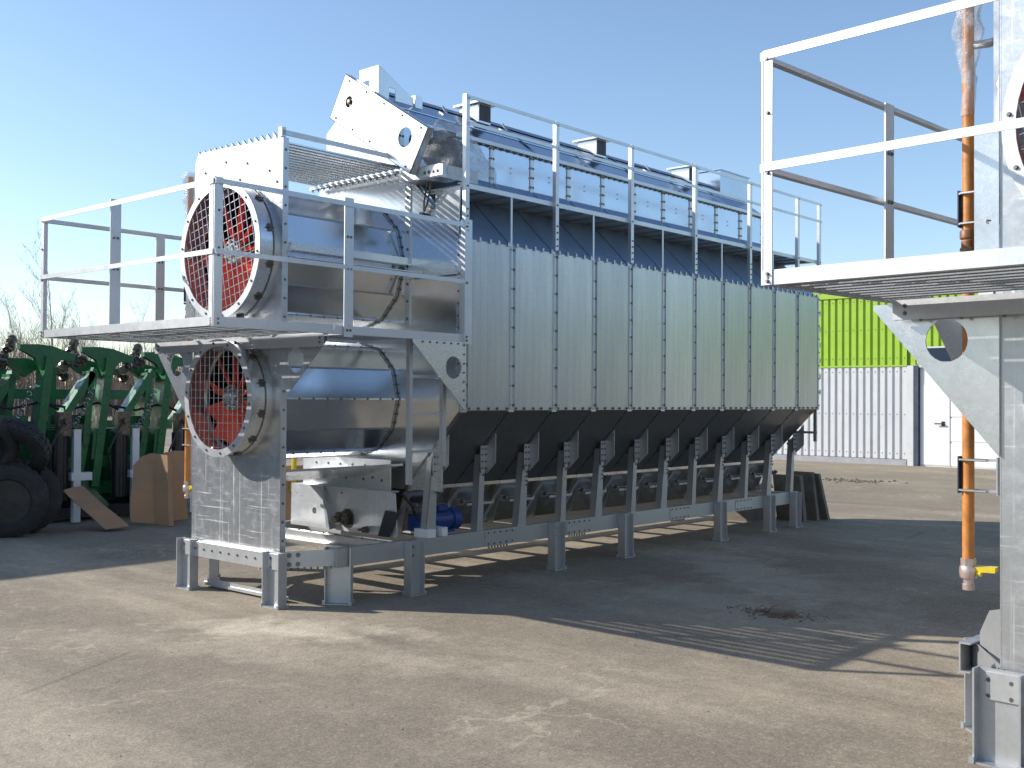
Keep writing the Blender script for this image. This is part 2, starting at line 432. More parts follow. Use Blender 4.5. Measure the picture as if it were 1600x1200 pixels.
# corner flanges and the bolted strip on the front wall
m = MB(); m.box(X0-.03, X0+.0, 6.232, 6.262, 1.5, 2.95)
m.box(X0-.027, X0-.021, 6.262, 6.31, 1.55, 2.93)
for i in range(14): m.bolt((X0-.027, 6.285, 1.6+i*.1), (-1, 0, 0), .008)
part(m, 'corner_flange', 'sheet')
m = MB(); m.box(X0-.032, X0-.021, 6.87, 6.935, 2.24, 3.55)
for i in range(9): m.bolt((X0-.032, 6.90, 2.3+i*.15), (-1, 0, 0), .01)
part(m, 'wall_strip', 'rail')
m = MB(); m.box(X0-.05, X0-.021, 6.27, 6.87, 2.66, 2.76); m.box(X0-.07, X0-.05, 6.27, 6.87, 2.64, 2.655)
for y in (6.31, 6.68): m.lathe([(0, .02), (.004, .02)], (X0-.051, y, 2.69), (-1, 0, 0), 12)
part(m, 'wall_channel', 'sheet')
# --- upper hood: panels, seams, roof
hb = [X0-.01+BAY*k for k in range(NB+1)]
m = MB(); m.box(X0+.02, X0+BAY-.02, 7.03, 7.05, 3.66, 4.05)
m.box(X0+BAY*.5-.02, X0+BAY*.5+.0, 7.018, 7.03, 3.86, 3.872); m.box(X0+BAY*.5-.02, X0+BAY*.5+.0, 7.018, 7.03, 3.81, 3.822)
pieces(m, 'hood_panel', 'hood', (X0, 7.04, 3.66), [(x, 7.04, 3.66) for x in bx[1:-1]])
m = MB(); m.box(X0-.026, X0+.026, 7.02, 7.04, 3.66, 4.045)
for i in range(4):
    for e in (-.017, .017): m.bolt((X0+e, 7.02, 3.72+i*.095), (0, -1, 0), .009)
pieces(m, 'hood_seam', 'plate', (X0, 7.04, 3.66), [(x, 7.04, 3.66) for x in bx[1:]])
m = MB(); m.box(X0, X1, 7.98, 8.0, 3.66, 4.05); part(m, 'far_hood_wall', 'hood')
m = MB(); m.box(X0-.02, X1+.02, 7.0, 7.028, 4.03, 4.065); m.box(X0-.02, X1+.02, 6.985, 7.0, 4.025, 4.04)
for k in range(66): m.box(X0+.05+k*.0975, X0+.058+k*.0975, 6.999, 7.018, 4.012, 4.03)
part(m, 'eave_angle', 'plate')
def roofpt(t, lift=0): return Vector((0, 7.02+(YC-7.02)*t, 4.06+.37*t+lift))
nr = 7; RL = (X1-X0)/nr
m = MB()
for t0, t1, lf in ((0, .5, 0), (.47, 1, .012)):
    a, c = roofpt(t0, lf), roofpt(t1, lf); N = 6
    for i in range(N):
        x = X0+.004+(RL-.008)*i/N; x2 = X0+.004+(RL-.008)*(i+1)/N
        A, B = a+Vector((x, 0, 0)), c+Vector((x, 0, 0)); A2, B2 = a+Vector((x2, 0, 0)), c+Vector((x2, 0, 0))
        m.prism([A, B, B+Vector((0, 0, -.008)), A+Vector((0, 0, -.008))], (x2-x, 0, 0))
m.prism([roofpt(.0, .012)+Vector((X0, 0, 0)), roofpt(1, .026)+Vector((X0, 0, 0)), roofpt(1, 0)+Vector((X0, 0, 0)), roofpt(0, 0)+Vector((X0, 0, 0))], (.014, 0, 0))
pieces(m, 'roof_sheet', 'hood', (X0, 7.02, 4.06), [(X0+RL*k, 7.02, 4.06) for k in range(1, nr)])
m = MB(); m.prism([(X0, 8.02, 4.06), (X0, YC, 4.43), (X0, YC, 4.42), (X0, 8.02, 4.05)], (X1-X0, 0, 0)); part(m, 'far_roof_slope', 'hood')
m = MB(); m.prism([(X0+.25, YC-.07, 4.40), (X0+.25, YC, 4.452), (X0+.25, YC+.07, 4.40), (X0+.25, YC, 4.44)], (X1-X0-.25, 0, 0))
for k in range(7): m.prism([(X0+.9+k*.86, YC-.13, 4.36), (X0+.93+k*.86, YC-.05, 4.44), (X0+.96+k*.86, YC-.05, 4.44), (X0+.93+k*.86, YC-.13, 4.36)], (0, 0, .008))
part(m, 'ridge_cap', 'dull')
gab = [(7.04, 3.66), (8.0, 3.66), (8.0, 4.07), (YC, 4.42), (7.04, 4.07)]
m = MB(); m.plate([(y-YC, z) for y, z in gab], [], (X0-.045, YC, 0), (0, 1, 0), (0, 0, 1), (.022, 0, 0))
for y, z in ((7.95, 3.75), (7.95, 4.0), (7.75, 4.1), (7.6, 4.25), (7.3, 4.2)): m.bolt((X0-.045, y, z), (-1, 0, 0), .01)
part(m, 'hood_gable', 'sheet')
m = MB(); m.plate([(y-YC, z) for y, z in gab], [], (X1+.005, YC, 0), (0, 1, 0), (0, 0, 1), (.02, 0, 0)); part(m, 'rear_gable', 'sheet')
# --- walkway along the hood with rail
m = MB(); m.box(X0, X1+.02, 6.27, 7.02, 3.375, 3.39)
for k in range(24): m.box(X0+.02+k*.27, X0+.04+k*.27, 6.28, 7.02, 3.355, 3.375)
part(m, 'walkway_deck', 'dull')
m = MB(); m.box(X0-.03, X1+.05, 6.245, 6.268, 3.36, 3.4); m.box(X0-.03, X1+.05, 6.268, 6.30, 3.392, 3.4); part(m, 'walkway_edge', 'rail')
m = MB(); m.box(X0-.012, X0+.012, 6.247, 6.257, 2.95, 3.359)
pieces(m, 'walkway_hanger', 'rail', (X0, 6.25, 2.95), [(bx[k], 6.25, 2.95) for k in (3, 5, 7, 9)])[0].location.x += BAY
m = MB(); m.box(X0-.026, X0+.02, 6.212, 6.218, 2.96, 4.13); m.box(X0-.026, X0-.02, 6.218, 6.25, 3.0, 4.13)
for z in (3.0, 3.06, 3.12, 3.18, 3.37, 3.89, 4.1): m.bolt((X0, 6.212, z), (0, -1, 0), .007)
ps = pieces(m, 'walkway_post', 'rail', (X0, 6.22, 2.96), [(bx[k], 6.22, 2.96) for k in (2, 4, 6, 8, 10, 11)])
m = MB(); m.box(X0-.02, X1+.03, 6.205, 6.211, 4.092, 4.122); part(m, 'walkway_top_rail', 'rail')
m = MB(); m.box(X0-.02, X1+.03, 6.205, 6.211, 3.875, 3.905); part(m, 'walkway_mid_rail', 'rail')
m = MB(); m.prism([(X0-.032, 6.27, 3.37), (X0-.032, 6.56, 3.37), (X0-.032, 6.56, 3.16), (X0-.032, 6.29, 2.97)], (.01, 0, 0)); part(m, 'walkway_bracket', 'sheet')
# --- roof hatches, inlet tower and the long box on the rear roof
m = MB(); m.box(7.80, 7.955, 7.374, 7.38, 4.38, 4.54)
pieces(m, 'hatch_hollow_shade', 'dark', (7.87, YC, 4.4), [(9.8, YC, 4.4), (11.72, YC, 4.4)])  # dark panel painted in for the shaded hollow of the hatch's open side
m = MB(); m.box(7.78, 7.96, 7.38, 7.64, 4.36, 4.545); m.box(7.74, 8.0, 7.33, 7.69, 4.545, 4.565)
pieces(m, 'roof_hatch', 'sheet', (7.87, YC, 4.4), [(9.8, YC, 4.4), (11.72, YC, 4.4)])
m = MB(); m.box(12.25, 12.98, 7.3, 7.62, 4.22, 4.6); m.box(12.22, 13.0, 7.28, 7.64, 4.6, 4.612); part(m, 'rear_hood_box', 'hood')
m = MB()
m.plate([(-.13, 0), (.13, 0), (.13, .33), (-.13, .33)], [[(-.01, .13), (.08, .13), (.08, .22), (-.01, .22)]], (X0+.03, 7.5, 4.28), (0, 1, 0), (0, 0, 1), (.01, 0, 0))
for y in (7.37, 7.622): m.plate([(0, 0), (.42, 0), (.42, .12), (.02, .33), (0, .33)], [[(.12, .05), (.2, .05), (.2, .16), (.12, .16)]], (X0+.04, y, 4.28), (1, 0, 0), (0, 0, 1), (0, .008, 0))
m.box(X0+.47, X0+.56, 7.35, 7.65, 4.24, 4.43)
part(m, 'inlet_tower', 'sheet')
# --- drive guard on the top front (tilted plate with two holes)
P0 = Vector((6.2, 7.73, 4.14)); U = Vector((0, 6.67-7.73, 3.49-4.14)); LU = U.length; U.normalize(); V = Vector((0, -U.z, U.y))
if V.z < 0: V = -V
HW = .42
def loc2(p): d = Vector(p)-P0; return d.dot(U), d.dot(V)
h1 = loc2((6.2, 6.73, 3.81)); h2 = loc2((6.2, 7.46, 4.24))
m = MB(); m.plate([(0, 0), (LU, 0), (LU, HW), (0, HW)], [circ(*h1, .085), circ(*h2, .052, 20)], P0, U, V, (.008, 0, 0))
for a, b, c, d in ((0, 0, LU, 0), (0, HW, LU, HW), (0, 0, 0, HW), (LU, 0, LU, HW)):
    A = P0+U*a+V*b; B = P0+U*c+V*d; m.prism([A, B, B+Vector((.07, 0, 0)), A+Vector((.07, 0, 0))], (U if a == c else V)*(.006*(-1 if (a, b) != (0, 0) else 1)))
for i in range(5):
    for b in (.035, HW-.035): m.bolt(P0+U*(.08+i*(LU-.16)/4)+V*b, (-1, 0, 0), .009)
dg = part(m, 'drive_guard', 'sheet')
m = MB(); q = P0+U*h2[0]+V*h2[1]; m.lathe([(.03, .05), (.035, .045), (.1, .04), (.1, .02), (-.01, .02), (-.012, .0)][::-1], q, (1, 0, 0), 14); m.lathe([(.02, .075), (.05, .075)], q, (1, 0, 0), 16)
q = P0+U*h1[0]+V*h1[1]; m.lathe([(.1, .06), (.13, .06)], q, (1, 0, 0), 20)
part(m, 'drive_shaft', 'oil')
# auger drive and its tray beside the hood
m = MB(); m.box(X0-.14, X0+.32, 6.40, 6.82, 3.45, 3.56); m.box(X0-.15, X0-.14, 6.36, 6.86, 3.46, 3.55)
for i in range(4): m.bolt((X0-.15, 6.42+.05*i, 3.5), (-1, 0, 0), .012)
part(m, 'drive_tray', 'rail')
m = MB(); m.lathe([(0, .0), (0, .12), (.06, .15), (.26, .15), (.3, .1), (.34, .1), (.34, 0)], (X0-.02, 6.62, 3.71), (1, 0, 0), 20); m.box(X0+.06, X0+.2, 6.48, 6.76, 3.56, 3.66); m.box(X0+.05, X0+.2, 6.55, 6.68, 3.86, 3.9)
part(m, 'drive_motor', 'black')
m = MB()
for s in (0, 1):
    A = Vector((X0-.12+.0*s, 6.53, 3.47)); B = Vector((X0-.05, 6.68, 3.2)); t = Vector((0, .02, .01))*(1 if s else -1)
    m.tube([A, A.lerp(B, .3)+t, A.lerp(B, .75)+t, B], .008, 6)
m.lathe([(-.02, .02), (.02, .02)], (X0-.05, 6.7, 3.18), (1, 0, 0), 8)
part(m, 'turnbuckle', 'oil')

# --- fan end: face plate, ducts, fans
ZF1, RF1, ZF2, RF2 = 2.79, .555, 1.605, .468
fp = [(-.585, .40), (.63, .40), (.63, 3.62), (.60, 3.66), (.54, 3.68), (-.585, 3.64)]
m = MB(); m.plate(fp, [circ(0, ZF1, RF1-.045, 40), circ(0, ZF2, RF2-.045, 40)], (5.1, YC, 0), (0, 1, 0), (0, 0, 1), (.012, 0, 0))
m.box(5.1, 5.155, 6.925, 6.934, .4, 3.64); m.box(5.1, 5.15, 8.151, 8.158, .4, 3.6); m.box(5.15, 5.156, 6.934, 6.96, .4, 3.64)
for i in range(22): m.bolt((5.128, 6.925, .5+i*.145), (0, -1, 0), .008)
for y, z in ((7.1, 3.4), (7.4, 3.5), (7.7, 3.55), (8.0, 3.5), (7.5, 3.38), (7.0, 3.3)): m.bolt((5.1, y, z), (-1, 0, 0), .009)
part(m, 'fan_end_plate', 'plate')
def duct(zc, r):
    m = MB(); n = 12
    ring = lambda x, rr: [Vector((x, YC+rr*math.cos(2*math.pi*k/n), zc+rr*math.sin(2*math.pi*k/n))) for k in range(n)]
    a, b, c, d = ring(5.113, r), ring(X0-.022, r), ring(5.113, r-.012), ring(X0-.022, r-.012)
    m.add(a+b+c+d, [(i, (i+1) % n, n+(i+1) % n, n+i) for i in range(n)]+[(2*n+i, 3*n+i, 3*n+(i+1) % n, 2*n+(i+1) % n) for i in range(n)])
    for k in range(n):                                   # standing seams with bolts along every second edge
        if k % 2: continue
        p = ring(5.12, r+.002)[k]; q = ring(X0-.03, r+.002)[k]; rad = (p-Vector((5.12, YC, zc))).normalized()
        m.beam(p, q, .012, .03, rad)
        for i in range(9): m.bolt(p.lerp(q, (i+.5)/9)+rad*.012, rad+Vector((0, -.6, 0)), .008)
    d_ = part(m, 'duct', 'mirror', sharp=15)
    m = MB()
    for x, rr in ((X0-.045, r+.002),):
        A, Bq = ring(x, rr), ring(x+.018, rr); Cq, Dq = ring(x, rr+.004), ring(x+.018, rr+.004)
        m.add(A+Bq+Cq+Dq, [f for i in range(n) for f in ((i, (i+1) % n, 2*n+(i+1) % n, 2*n+i), (n+i, 3*n+i, 3*n+(i+1) % n, n+(i+1) % n), (2*n+i, 2*n+(i+1) % n, 3*n+(i+1) % n, 3*n+i))])
        for k in range(n):
            for t in (.2, .5, .8):
                p = Cq[k].lerp(Cq[(k+1) % n], t)+Vector((.009, 0, 0)); m.bolt(p, p-Vector((p.x, YC, zc)), .007)
    m.obj('duct_flange', 'dull', d_, O, sharp=15)
    m = MB()
    for k in range(n):
        if k % 2:
            p = ring(5.21, r+.001)[k]; q = ring(X0-.07, r+.001)[k]; m.beam(p, q, .016, .004, p-Vector((5.21, YC, zc)))
    m.obj('lap_joint', 'dull', d_, O)
    return d_
duct(ZF1, .56); duct(ZF2, .505)
m = MB(); m.prism([(5.16, 6.93, 1.03), (5.16, 7.3, .93), (5.16, 8.15, .93), (5.16, 8.15, .95), (5.16, 7.3, .95), (5.16, 6.93, 1.05)], (X0-5.2, 0, 0)); part(m, 'duct_drip_sheet', 'sheet')
m = MB(); m.box(5.157, X0-.03, 6.885, 6.925, 2.755, 2.825); m.box(5.157, X0-.03, 6.86, 6.885, 2.76, 2.77); m.box(5.157, X0-.03, 6.84, 6.93, 2.70, 2.708)
part(m, 'duct_channel', 'sheet')

def fan(zc, r, tilt):
    e = bpy.data.objects.new('fan', None)
    # the fan is a part: its casing is the mesh that carries it
    m = MB(); m.lathe([(0, r-.012), (.185, r-.012), (.185, r-.03), (0, r-.03)], (4.93, YC, zc), (1, 0, 0), 48, closed=True)
    f = m.obj('fan', 'sheet', D, O)
    m = MB()
    for k in range(12):
        an = 2*math.pi*(k+.5)/12; u = Vector((0, math.cos(an), math.sin(an))); t = Vector((0, -math.sin(an), math.cos(an)))
        p = Vector((5.03, YC, zc))+u*(r-.006); m.beam(p-t*.03, p+t*.03, .035, .014, u); m.beam(p+Vector((-.035, 0, 0)), p+Vector((.035, 0, 0)), .008, .02, u)
    m.tube([Vector((5.06, YC, zc))+Vector((0, math.cos(a), math.sin(a)))*(r-.006) for a in [2*math.pi*i/40 for i in range(40)]], .004, 5, closed=True)
    m.obj('casing_clamp', 'oil', f, O)
    C = Vector((0, YC, zc))
    m = MB(); m.lathe([(0, r-.055), (0, r+.004), (.012, r+.004), (.012, r-.055)], (4.918, YC, zc), (1, 0, 0), 56, closed=True)
    for k in range(14):
        an = 2*math.pi*k/14+.1; m.bolt((4.918, YC+(r-.026)*math.cos(an), zc+(r-.026)*math.sin(an)), (-1, 0, 0), .009)
    m.obj('guard_ring', 'rail', f, O)
    m = MB(); st = .066; ca, sa = math.cos(tilt), math.sin(tilt)
    for i in range(-9, 10):
        o_ = i*st; rr = r-.03
        if abs(o_) >= rr: continue
        h = math.sqrt(rr*rr-o_*o_)
        for ax in (0, 1):
            A, B = ((o_, -h), (o_, h)) if ax else ((-h, o_), (h, o_))
            x = 4.934 if ax else 4.94
            pts = [Vector((x, YC+a*ca-b*sa, zc+a*sa+b*ca)) for a, b in (A, B)]
            m.tube(pts, .0031, 5)
    m.obj('wire_guard', 'bright', f, O)
    m = MB(); m.lathe([(0, 0), (0, .05), (.015, .06), (.015, .1), (.05, .115), (.16, .115), (.16, 0)], (5.02, YC, zc), (1, 0, 0), 22)
    for k in range(8):
        an = 2*math.pi*k/8; m.bolt((5.035, YC+.082*math.cos(an), zc+.082*math.sin(an)), (-1, 0, 0), .012)
    m.obj('hub', 'chrome', f, O)
    m = MB(); m.lathe([(0, 0), (0, .16), (.32, .16), (.36, .11), (.36, 0)], (5.3, YC, zc), (1, 0, 0), 20); m.box(5.35, 5.5, YC-.12, YC+.12, zc-r+.08, zc-.1)
    m.obj('fan_motor', 'dark', f, O)
    nb = 10; R1 = r-.06
    for k in range(nb):
        an = 2*math.pi*k/nb+tilt*2+.25; u = Vector((0, math.cos(an), math.sin(an))); t = Vector((0, -math.sin(an), math.cos(an)))
        m = MB(); secs = []
        for j in range(5):
            q = j/4; rad = .1+(R1-.1)*q; ch = (.045, .066, .082, .088, .075)[j]*(r/.5); pit = R(60-18*q)
            dirn = t*math.cos(pit)-Vector((1, 0, 0))*math.sin(pit); nrm = t*math.sin(pit)+Vector((1, 0, 0))*math.cos(pit)
            c = Vector((5.11, YC, zc))+u*rad
            for s, bow in ((-1, 0), (-.4, .012), (.3, .014), (1, 0)):
                secs.append(c+dirn*(s*ch)+nrm*bow)
            for s, bow in ((1, -.006), (.3, .006), (-.4, .004), (-1, -.006)):
                secs.append(c+dirn*(s*ch)+nrm*bow)
        fs = []
        for j in range(4):
            for i in range(8): fs.append((j*8+i, j*8+(i+1) % 8, (j+1)*8+(i+1) % 8, (j+1)*8+i))
        fs += [tuple(range(8))[::-1], tuple(range(32, 40))]
        m.add(secs, fs)
        m.tube([Vector((5.11, YC, zc))+u*.09, Vector((5.11, YC, zc))+u*.16], .018, 8)
        m.obj('blade', 'red', f, O, sharp=50)
    return f
fan(ZF1, RF1, R(-12)); fan(ZF2, RF2, 0)

# --- upper grating between fan end and front wall
m = MB(); m.box(5.115, X0-.06, 6.955, 6.996, 3.607, 3.62); m.box(5.115, X0-.06, 6.9735, 6.9775, 3.597, 3.607); m.prism([(5.114, 6.958, 3.62), (5.114, 6.996, 3.62), (5.114, 6.996, 3.705), (5.114, 6.958, 3.67)], (.02, 0, 0))
pieces(m, 'grate_plank', 'sheet', (5.115, 6.955, 3.6), [(5.115, 6.955+.0815*k, 3.6) for k in range(1, 15)])
m = MB(); m.box(5.1, X0-.06, 6.93, 6.945, 3.66, 3.70); m.box(5.09, 5.13, 6.93, 6.975, 3.645, 3.72); part(m, 'grate_curb', 'rail')
m = MB(); m.box(6.3, 6.34, 6.95, 8.14, 3.55, 3.575)
for k in range(15): m.bolt((6.32, 6.975+.0815*k, 3.55), (0, 0, -1), .008, .02)
part(m, 'grate_bearer', 'rail')

# --- service platform
PX0, PY0, PY1 = 4.04, 6.235, 8.70
m = MB(); m.box(PX0, PX0+.008, PY0, PY1, 2.085, 2.147); m.box(PX0+.008, PX0+.04, PY0, PY1, 2.085, 2.092)
for y in (PY0+.02, PY1-.02):
    for z in (2.1, 2.116, 2.132): m.bolt((PX0, y, z), (-1, 0, 0), .006)
part(m, 'platform_front_beam', 'rail')
m = MB(); m.box(PX0, 5.05, PY0-.008, PY0, 2.08, 2.145); m.box(PX0, 5.05, PY0, PY0+.03, 2.08, 2.088)
m.box(5.054, X0+.005, PY0-.008, PY0, 2.08, 2.142); m.box(5.054, X0, PY0, PY0+.03, 2.08, 2.088)
part(m, 'platform_side_beam', 'rail')
m = MB(); m.box(PX0, X0, PY1, PY1+.008, 2.085, 2.147); part(m, 'platform_far_beam', 'rail')
m = MB(); m.box(5.01, 5.016, 6.3, 8.62, 1.99, 2.083); m.box(5.016, 5.06, 6.3, 8.62, 2.075, 2.083); m.box(5.016, 5.05, 6.3, 8.62, 1.99, 1.997)
for i in range(12): m.bolt((5.03, 6.4+i*.19, 1.99), (0, 0, -1), .007)
for y in (6.34, 8.56):
    for z in (2.02, 2.055): m.bolt((5.01, y, z), (-1, 0, 0), .008)
part(m, 'platform_support_beam', 'steel')
W = .092
npl = 9; dx = (5.0-PX0-.06)/npl
m = MB(); m.box(PX0+.05, PX0+.104, PY0+.01, PY1-.01, 2.106, 2.118); m.box(PX0+.05, PX0+.053, PY0+.01, PY1-.01, 2.086, 2.106); m.box(PX0+.101, PX0+.104, PY0+.01, PY1-.01, 2.086, 2.106)
pieces(m, 'deck_plank', 'sheet', (PX0+.05, PY0, 2.1), [(PX0+.05+dx*k, PY0, 2.1) for k in range(1, npl)])
m = MB(); m.box(5.02, 5.074, PY0+.01, 6.9, 2.106, 2.118); m.box(5.02, 5.023, PY0+.01, 6.9, 2.086, 2.106)
pieces(m, 'walkway_plank', 'rail', (5.02, PY0, 2.1), [(5.02+.104*k, PY0, 2.1) for k in range(1, 8)])
m = MB(); m.box(5.0, 5.85, 6.9, 6.93, 2.085, 2.12); m.box(5.85, 5.88, PY0, 6.93, 2.085, 2.115); part(m, 'walkway_bearer', 'rail')
# posts and rails
def post(name, mb): return part(mb, name, 'rail')
zt = 3.06
m = MB(); m.box(PX0-.006, PX0, PY0, PY0+.045, 2.09, zt+.01); m.box(PX0-.006, PX0+.06, PY0-.016, PY0-.009, 2.09, zt+.01)
for z in (2.1, 2.13, 2.55, 2.6, 2.85, 3.03): m.bolt((PX0+.03, PY0-.016, z), (0, -1, 0), .007)
post('platform_post', m)
m = MB(); m.box(PX0-.006, PX0, PY1-.04, PY1, 2.085, zt); m.box(PX0, PX0+.05, PY1+.009, PY1+.015, 2.085, zt)
for z in (2.1, 2.13, 2.55, 2.8, 3.03): m.bolt((PX0-.006, PY1-.02, z), (-1, 0, 0), .007)
post('platform_post', m)
def flatpost(x, y, z0, z1):
    m = MB(); m.box(x, x+.085, y, y+.008, z0, z1); m.box(x+.0795, x+.085, y+.008, y+.04, z0, z1)
    for z in (2.11, 2.565, 2.8): m.bolt((x+.03, y, z), (0, -1, 0), .008); m.bolt((x+.06, y, z), (0, -1, 0), .008)
    return post('platform_post', m)
flatpost(PX0+.012, 7.62, 2.07, zt+.03)
flatpost(5.135, PY0-.02, 2.06, zt+.03)
flatpost(5.04, PY1-.03, 2.09, zt-.02)
m = MB(); m.box(X0-.035, X0+.05, PY0-.03, PY0-.022, 2.06, zt+.03); m.box(X0-.035, X0-.028, PY0-.022, PY0+.02, 2.06, zt+.03)
for z in (2.09, 2.12, 2.565, 3.03): m.bolt((X0-.01, PY0-.03, z), (0, -1, 0), .008)
post('platform_post', m)
def rail(a, b, wid, name='platform_rail'):
    return part(MB().beam(a, b, .006, wid), name, 'rail')
for z, wd in ((zt-.018, .036), (2.575, .034)):
    m = MB(); m.box(PX0-.014, PX0-.008, PY0-.01, PY1, z-wd/2, z+wd/2); m.box(PX0-.008, PX0+.02, PY0-.01, PY1, z+wd/2-.006, z+wd/2); part(m, 'platform_rail', 'rail')
    m = MB(); m.box(PX0-.005, X0+.0, PY0-.028, PY0-.022, z-wd/2, z+wd/2); m.box(PX0+.03, X0-.04, PY0-.022, PY0+.004, z+wd/2-.006, z+wd/2); part(m, 'platform_rail', 'rail')
    m = MB(); m.box(PX0, X0, PY1+.016, PY1+.022, z-wd/2, z+wd/2); m.box(PX0+.01, X0, PY1-.012, PY1+.016, z-wd/2, z-wd/2+.006); part(m, 'platform_rail', 'rail')
m = MB(); m.box(X0-.04, X0+.03, PY1+.006, PY1+.014, 2.06, zt); m.box(X0-.04, X0-.034, PY1+.014, PY1+.09, 2.06, zt); post('platform_post', m)
# brackets under the platform
def bracket(outer, hole, r, org, U, T):
    m = MB(); m.plate(outer, [circ(*hole, r, 26)], org, U, (0, 0, 1), T); return m
tri = [(0, 2.072), (.58, 2.072), (.58, 2.05), (.12, 1.655), (.07, 1.655), (.0, 1.84)]
m = bracket(tri, (.2, 1.9), .098, (5.095, 6.925, 0), (0, -1, 0), (-.008, 0, 0))
for i in range(5): m.bolt((5.087, 6.87-.1*i, 2.05), (-1, 0, 0), .008)
part(m, 'platform_bracket', 'plate')
m = bracket([(0, 2.072), (.6, 2.072), (.6, 2.05), (.0, 1.36)], (.24, 1.89), .1, (5.095, 8.156, 0), (0, 1, 0), (-.008, 0, 0)); part(m, 'platform_bracket', 'sheet')
m = bracket([(0, 2.078), (-.6, 2.078), (-.6, 2.06), (0, 1.505)], (-.145, 1.865), .092, (X0-.005, 6.222, 0), (1, 0, 0), (0, -.008, 0))
for i in range(7): m.bolt((X0-.03, 6.214, 1.6+i*.075), (0, -1, 0), .007)
for i in range(6): m.bolt((X0-.1-.08*i, 6.214, 2.06), (0, -1, 0), .007)
part(m, 'platform_bracket', 'sheet')
m = bracket([(0, 2.078), (-.6, 2.078), (-.6, 2.06), (0, 1.53)], (-.145, 1.865), .092, (X0-.005, 8.80, 0), (1, 0, 0), (0, .008, 0)); part(m, 'platform_bracket', 'sheet')
# ladder below the platform's opening
lad = MB(); lad.box(5.865, 5.90, 6.29, 6.33, .93, 2.08); lad.box(6.235, 6.275, 6.29, 6.33, 1.06, 2.08)
L = part(lad, 'ladder', 'steel')
m = MB(); m.box(5.90, 6.235, 6.30, 6.325, 1.775, 1.80); 
r0 = m.obj('rung', 'steel', L, (5.9, 6.3, 1.775), loc=Vector((5.9, 6.3, 1.775))-O)
for z in (1.475, 1.175): again(r0, L, Vector((5.9, 6.3, z))-O)
# --- lower front: hopper face, trough box and its fittings
m = MB(); m.box(6.30, 6.31, 6.99, 8.2, .82, 1.08)
for i in range(9): m.bolt((6.30, 7.1+i*.12, .9+.02*(i % 2)), (-1, 0, 0), .01)
for i in range(6): m.bolt((6.30, 7.15+i*.17, 1.02), (-1, 0, 0), .009)
m.box(6.2, 6.32, 6.9, 8.24, .81, .82)
part(m, 'trough_front_sheet', 'front')
m = MB(); m.plate([(-.73, .0), (.73, .0), (.70, .37), (-.72, .37)], [circ(-.38, .15, .03, 14)], (6.2, YC, .44), (0, -1, 0), (0, 0, 1), (.01, 0, 0))
tb = part(m, 'trough_box', 'front')
m = MB(); m.lathe([(0, .075), (.012, .075)], (6.2, YC-.02, .44+.275), (-1, 0, 0), 28); m.bolt((6.19, YC-.02, .44+.335), (-1, 0, 0), .008); m.obj('cover_disc', 'offwhite', tb, O)
m = MB(); m.box(6.13, 6.198, YC-.13, YC-.02, .5, .61); m.lathe([(0, .055), (.05, .05), (.05, .03), (.1, .03), (.1, 0)], (6.15, YC-.075, .555), (-1, 0, 0), 16)
m.lathe([(0, .085), (.01, .085)], (6.198, YC-.09, .555), (-1, 0, 0), 24)
for a in (0, 1, 2, 3): m.bolt((6.13, YC-.075+.04*(1 if a % 2 else -1), .555+.04*(1 if a > 1 else -1)), (-1, 0, 0), .014, .02)
m.obj('bearing', 'oil', tb, O)
m = MB(); m.lathe([(0, .03), (.05, .025), (.06, .012), (.1, .012)], (6.198, YC-.35, .475), (-1, 0, .1), 10); m.obj('drain_fitting', 'oil', tb, O)
m = MB(); m.prism([(6.19, YC+.26, .82), (6.19, YC+.235, .82), (6.12, YC+.05, .45), (6.12, YC+.09, .45)], (-.012, 0, 0)); m.prism([(6.18, YC+.255, .82), (6.12, YC+.085, .45), (6.2, YC+.085, .45), (6.198, YC+.255, .82)], (0, -.008, 0))
m.beam((6.1, YC+.16, .66), (6.05, YC+.06, .65), .02, .02)
m.obj('slide_arm', 'sheet', tb, O)
m = MB(); m.prism([(6.18, YC-.62, .66), (6.18, YC-.78, .655), (6.18, YC-.66, .44), (6.18, YC-.53, .44)], (-.01, 0, 0)); m.prism([(6.17, YC-.62, .66), (6.17, YC-.53, .44), (6.25, YC-.53, .44), (6.25, YC-.62, .66)], (0, .01, 0))
m.obj('chain_guard', 'dark', tb, O)
# clean-out motor on the side
m = MB(); ax = (1, 0, 0)
m.lathe([(0, 0), (0, .07), (.02, .095), (.24, .095), (.25, .085), (.27, .085), (.275, .1), (.36, .1), (.38, .07), (.38, 0)], (6.52, 6.78, .555), ax, 22)
for k in range(12):
    an = 2*math.pi*k/12; u = Vector((0, math.cos(an), math.sin(an))); m.beam(Vector((6.56, 6.78, .555))+u*.1, Vector((6.74, 6.78, .555))+u*.1, .008, .014, u)
m.box(6.6, 6.72, 6.7, 6.78, .645, .69); m.box(6.55, 6.8, 6.7, 6.86, .45, .475); m.box(6.38, 6.54, 6.71, 6.85, .48, .62)
part(m, 'clean_out_motor', 'blue')
m = MB(); m.box(6.33, 6.42, 6.55, 6.72, .445, .515); m.box(6.5, 6.56, 6.55, 6.72, .445, .52); part(m, 'support_block', 'offwhite')
m = MB(); m.tube([(6.3, 6.84, .8), (6.36, 6.78, .7), (6.4, 6.76, .58)], .014, 6); m.tube([(6.3, 6.7, .62), (6.42, 6.72, .55)], .01, 6); part(m, 'drive_chain', 'black')
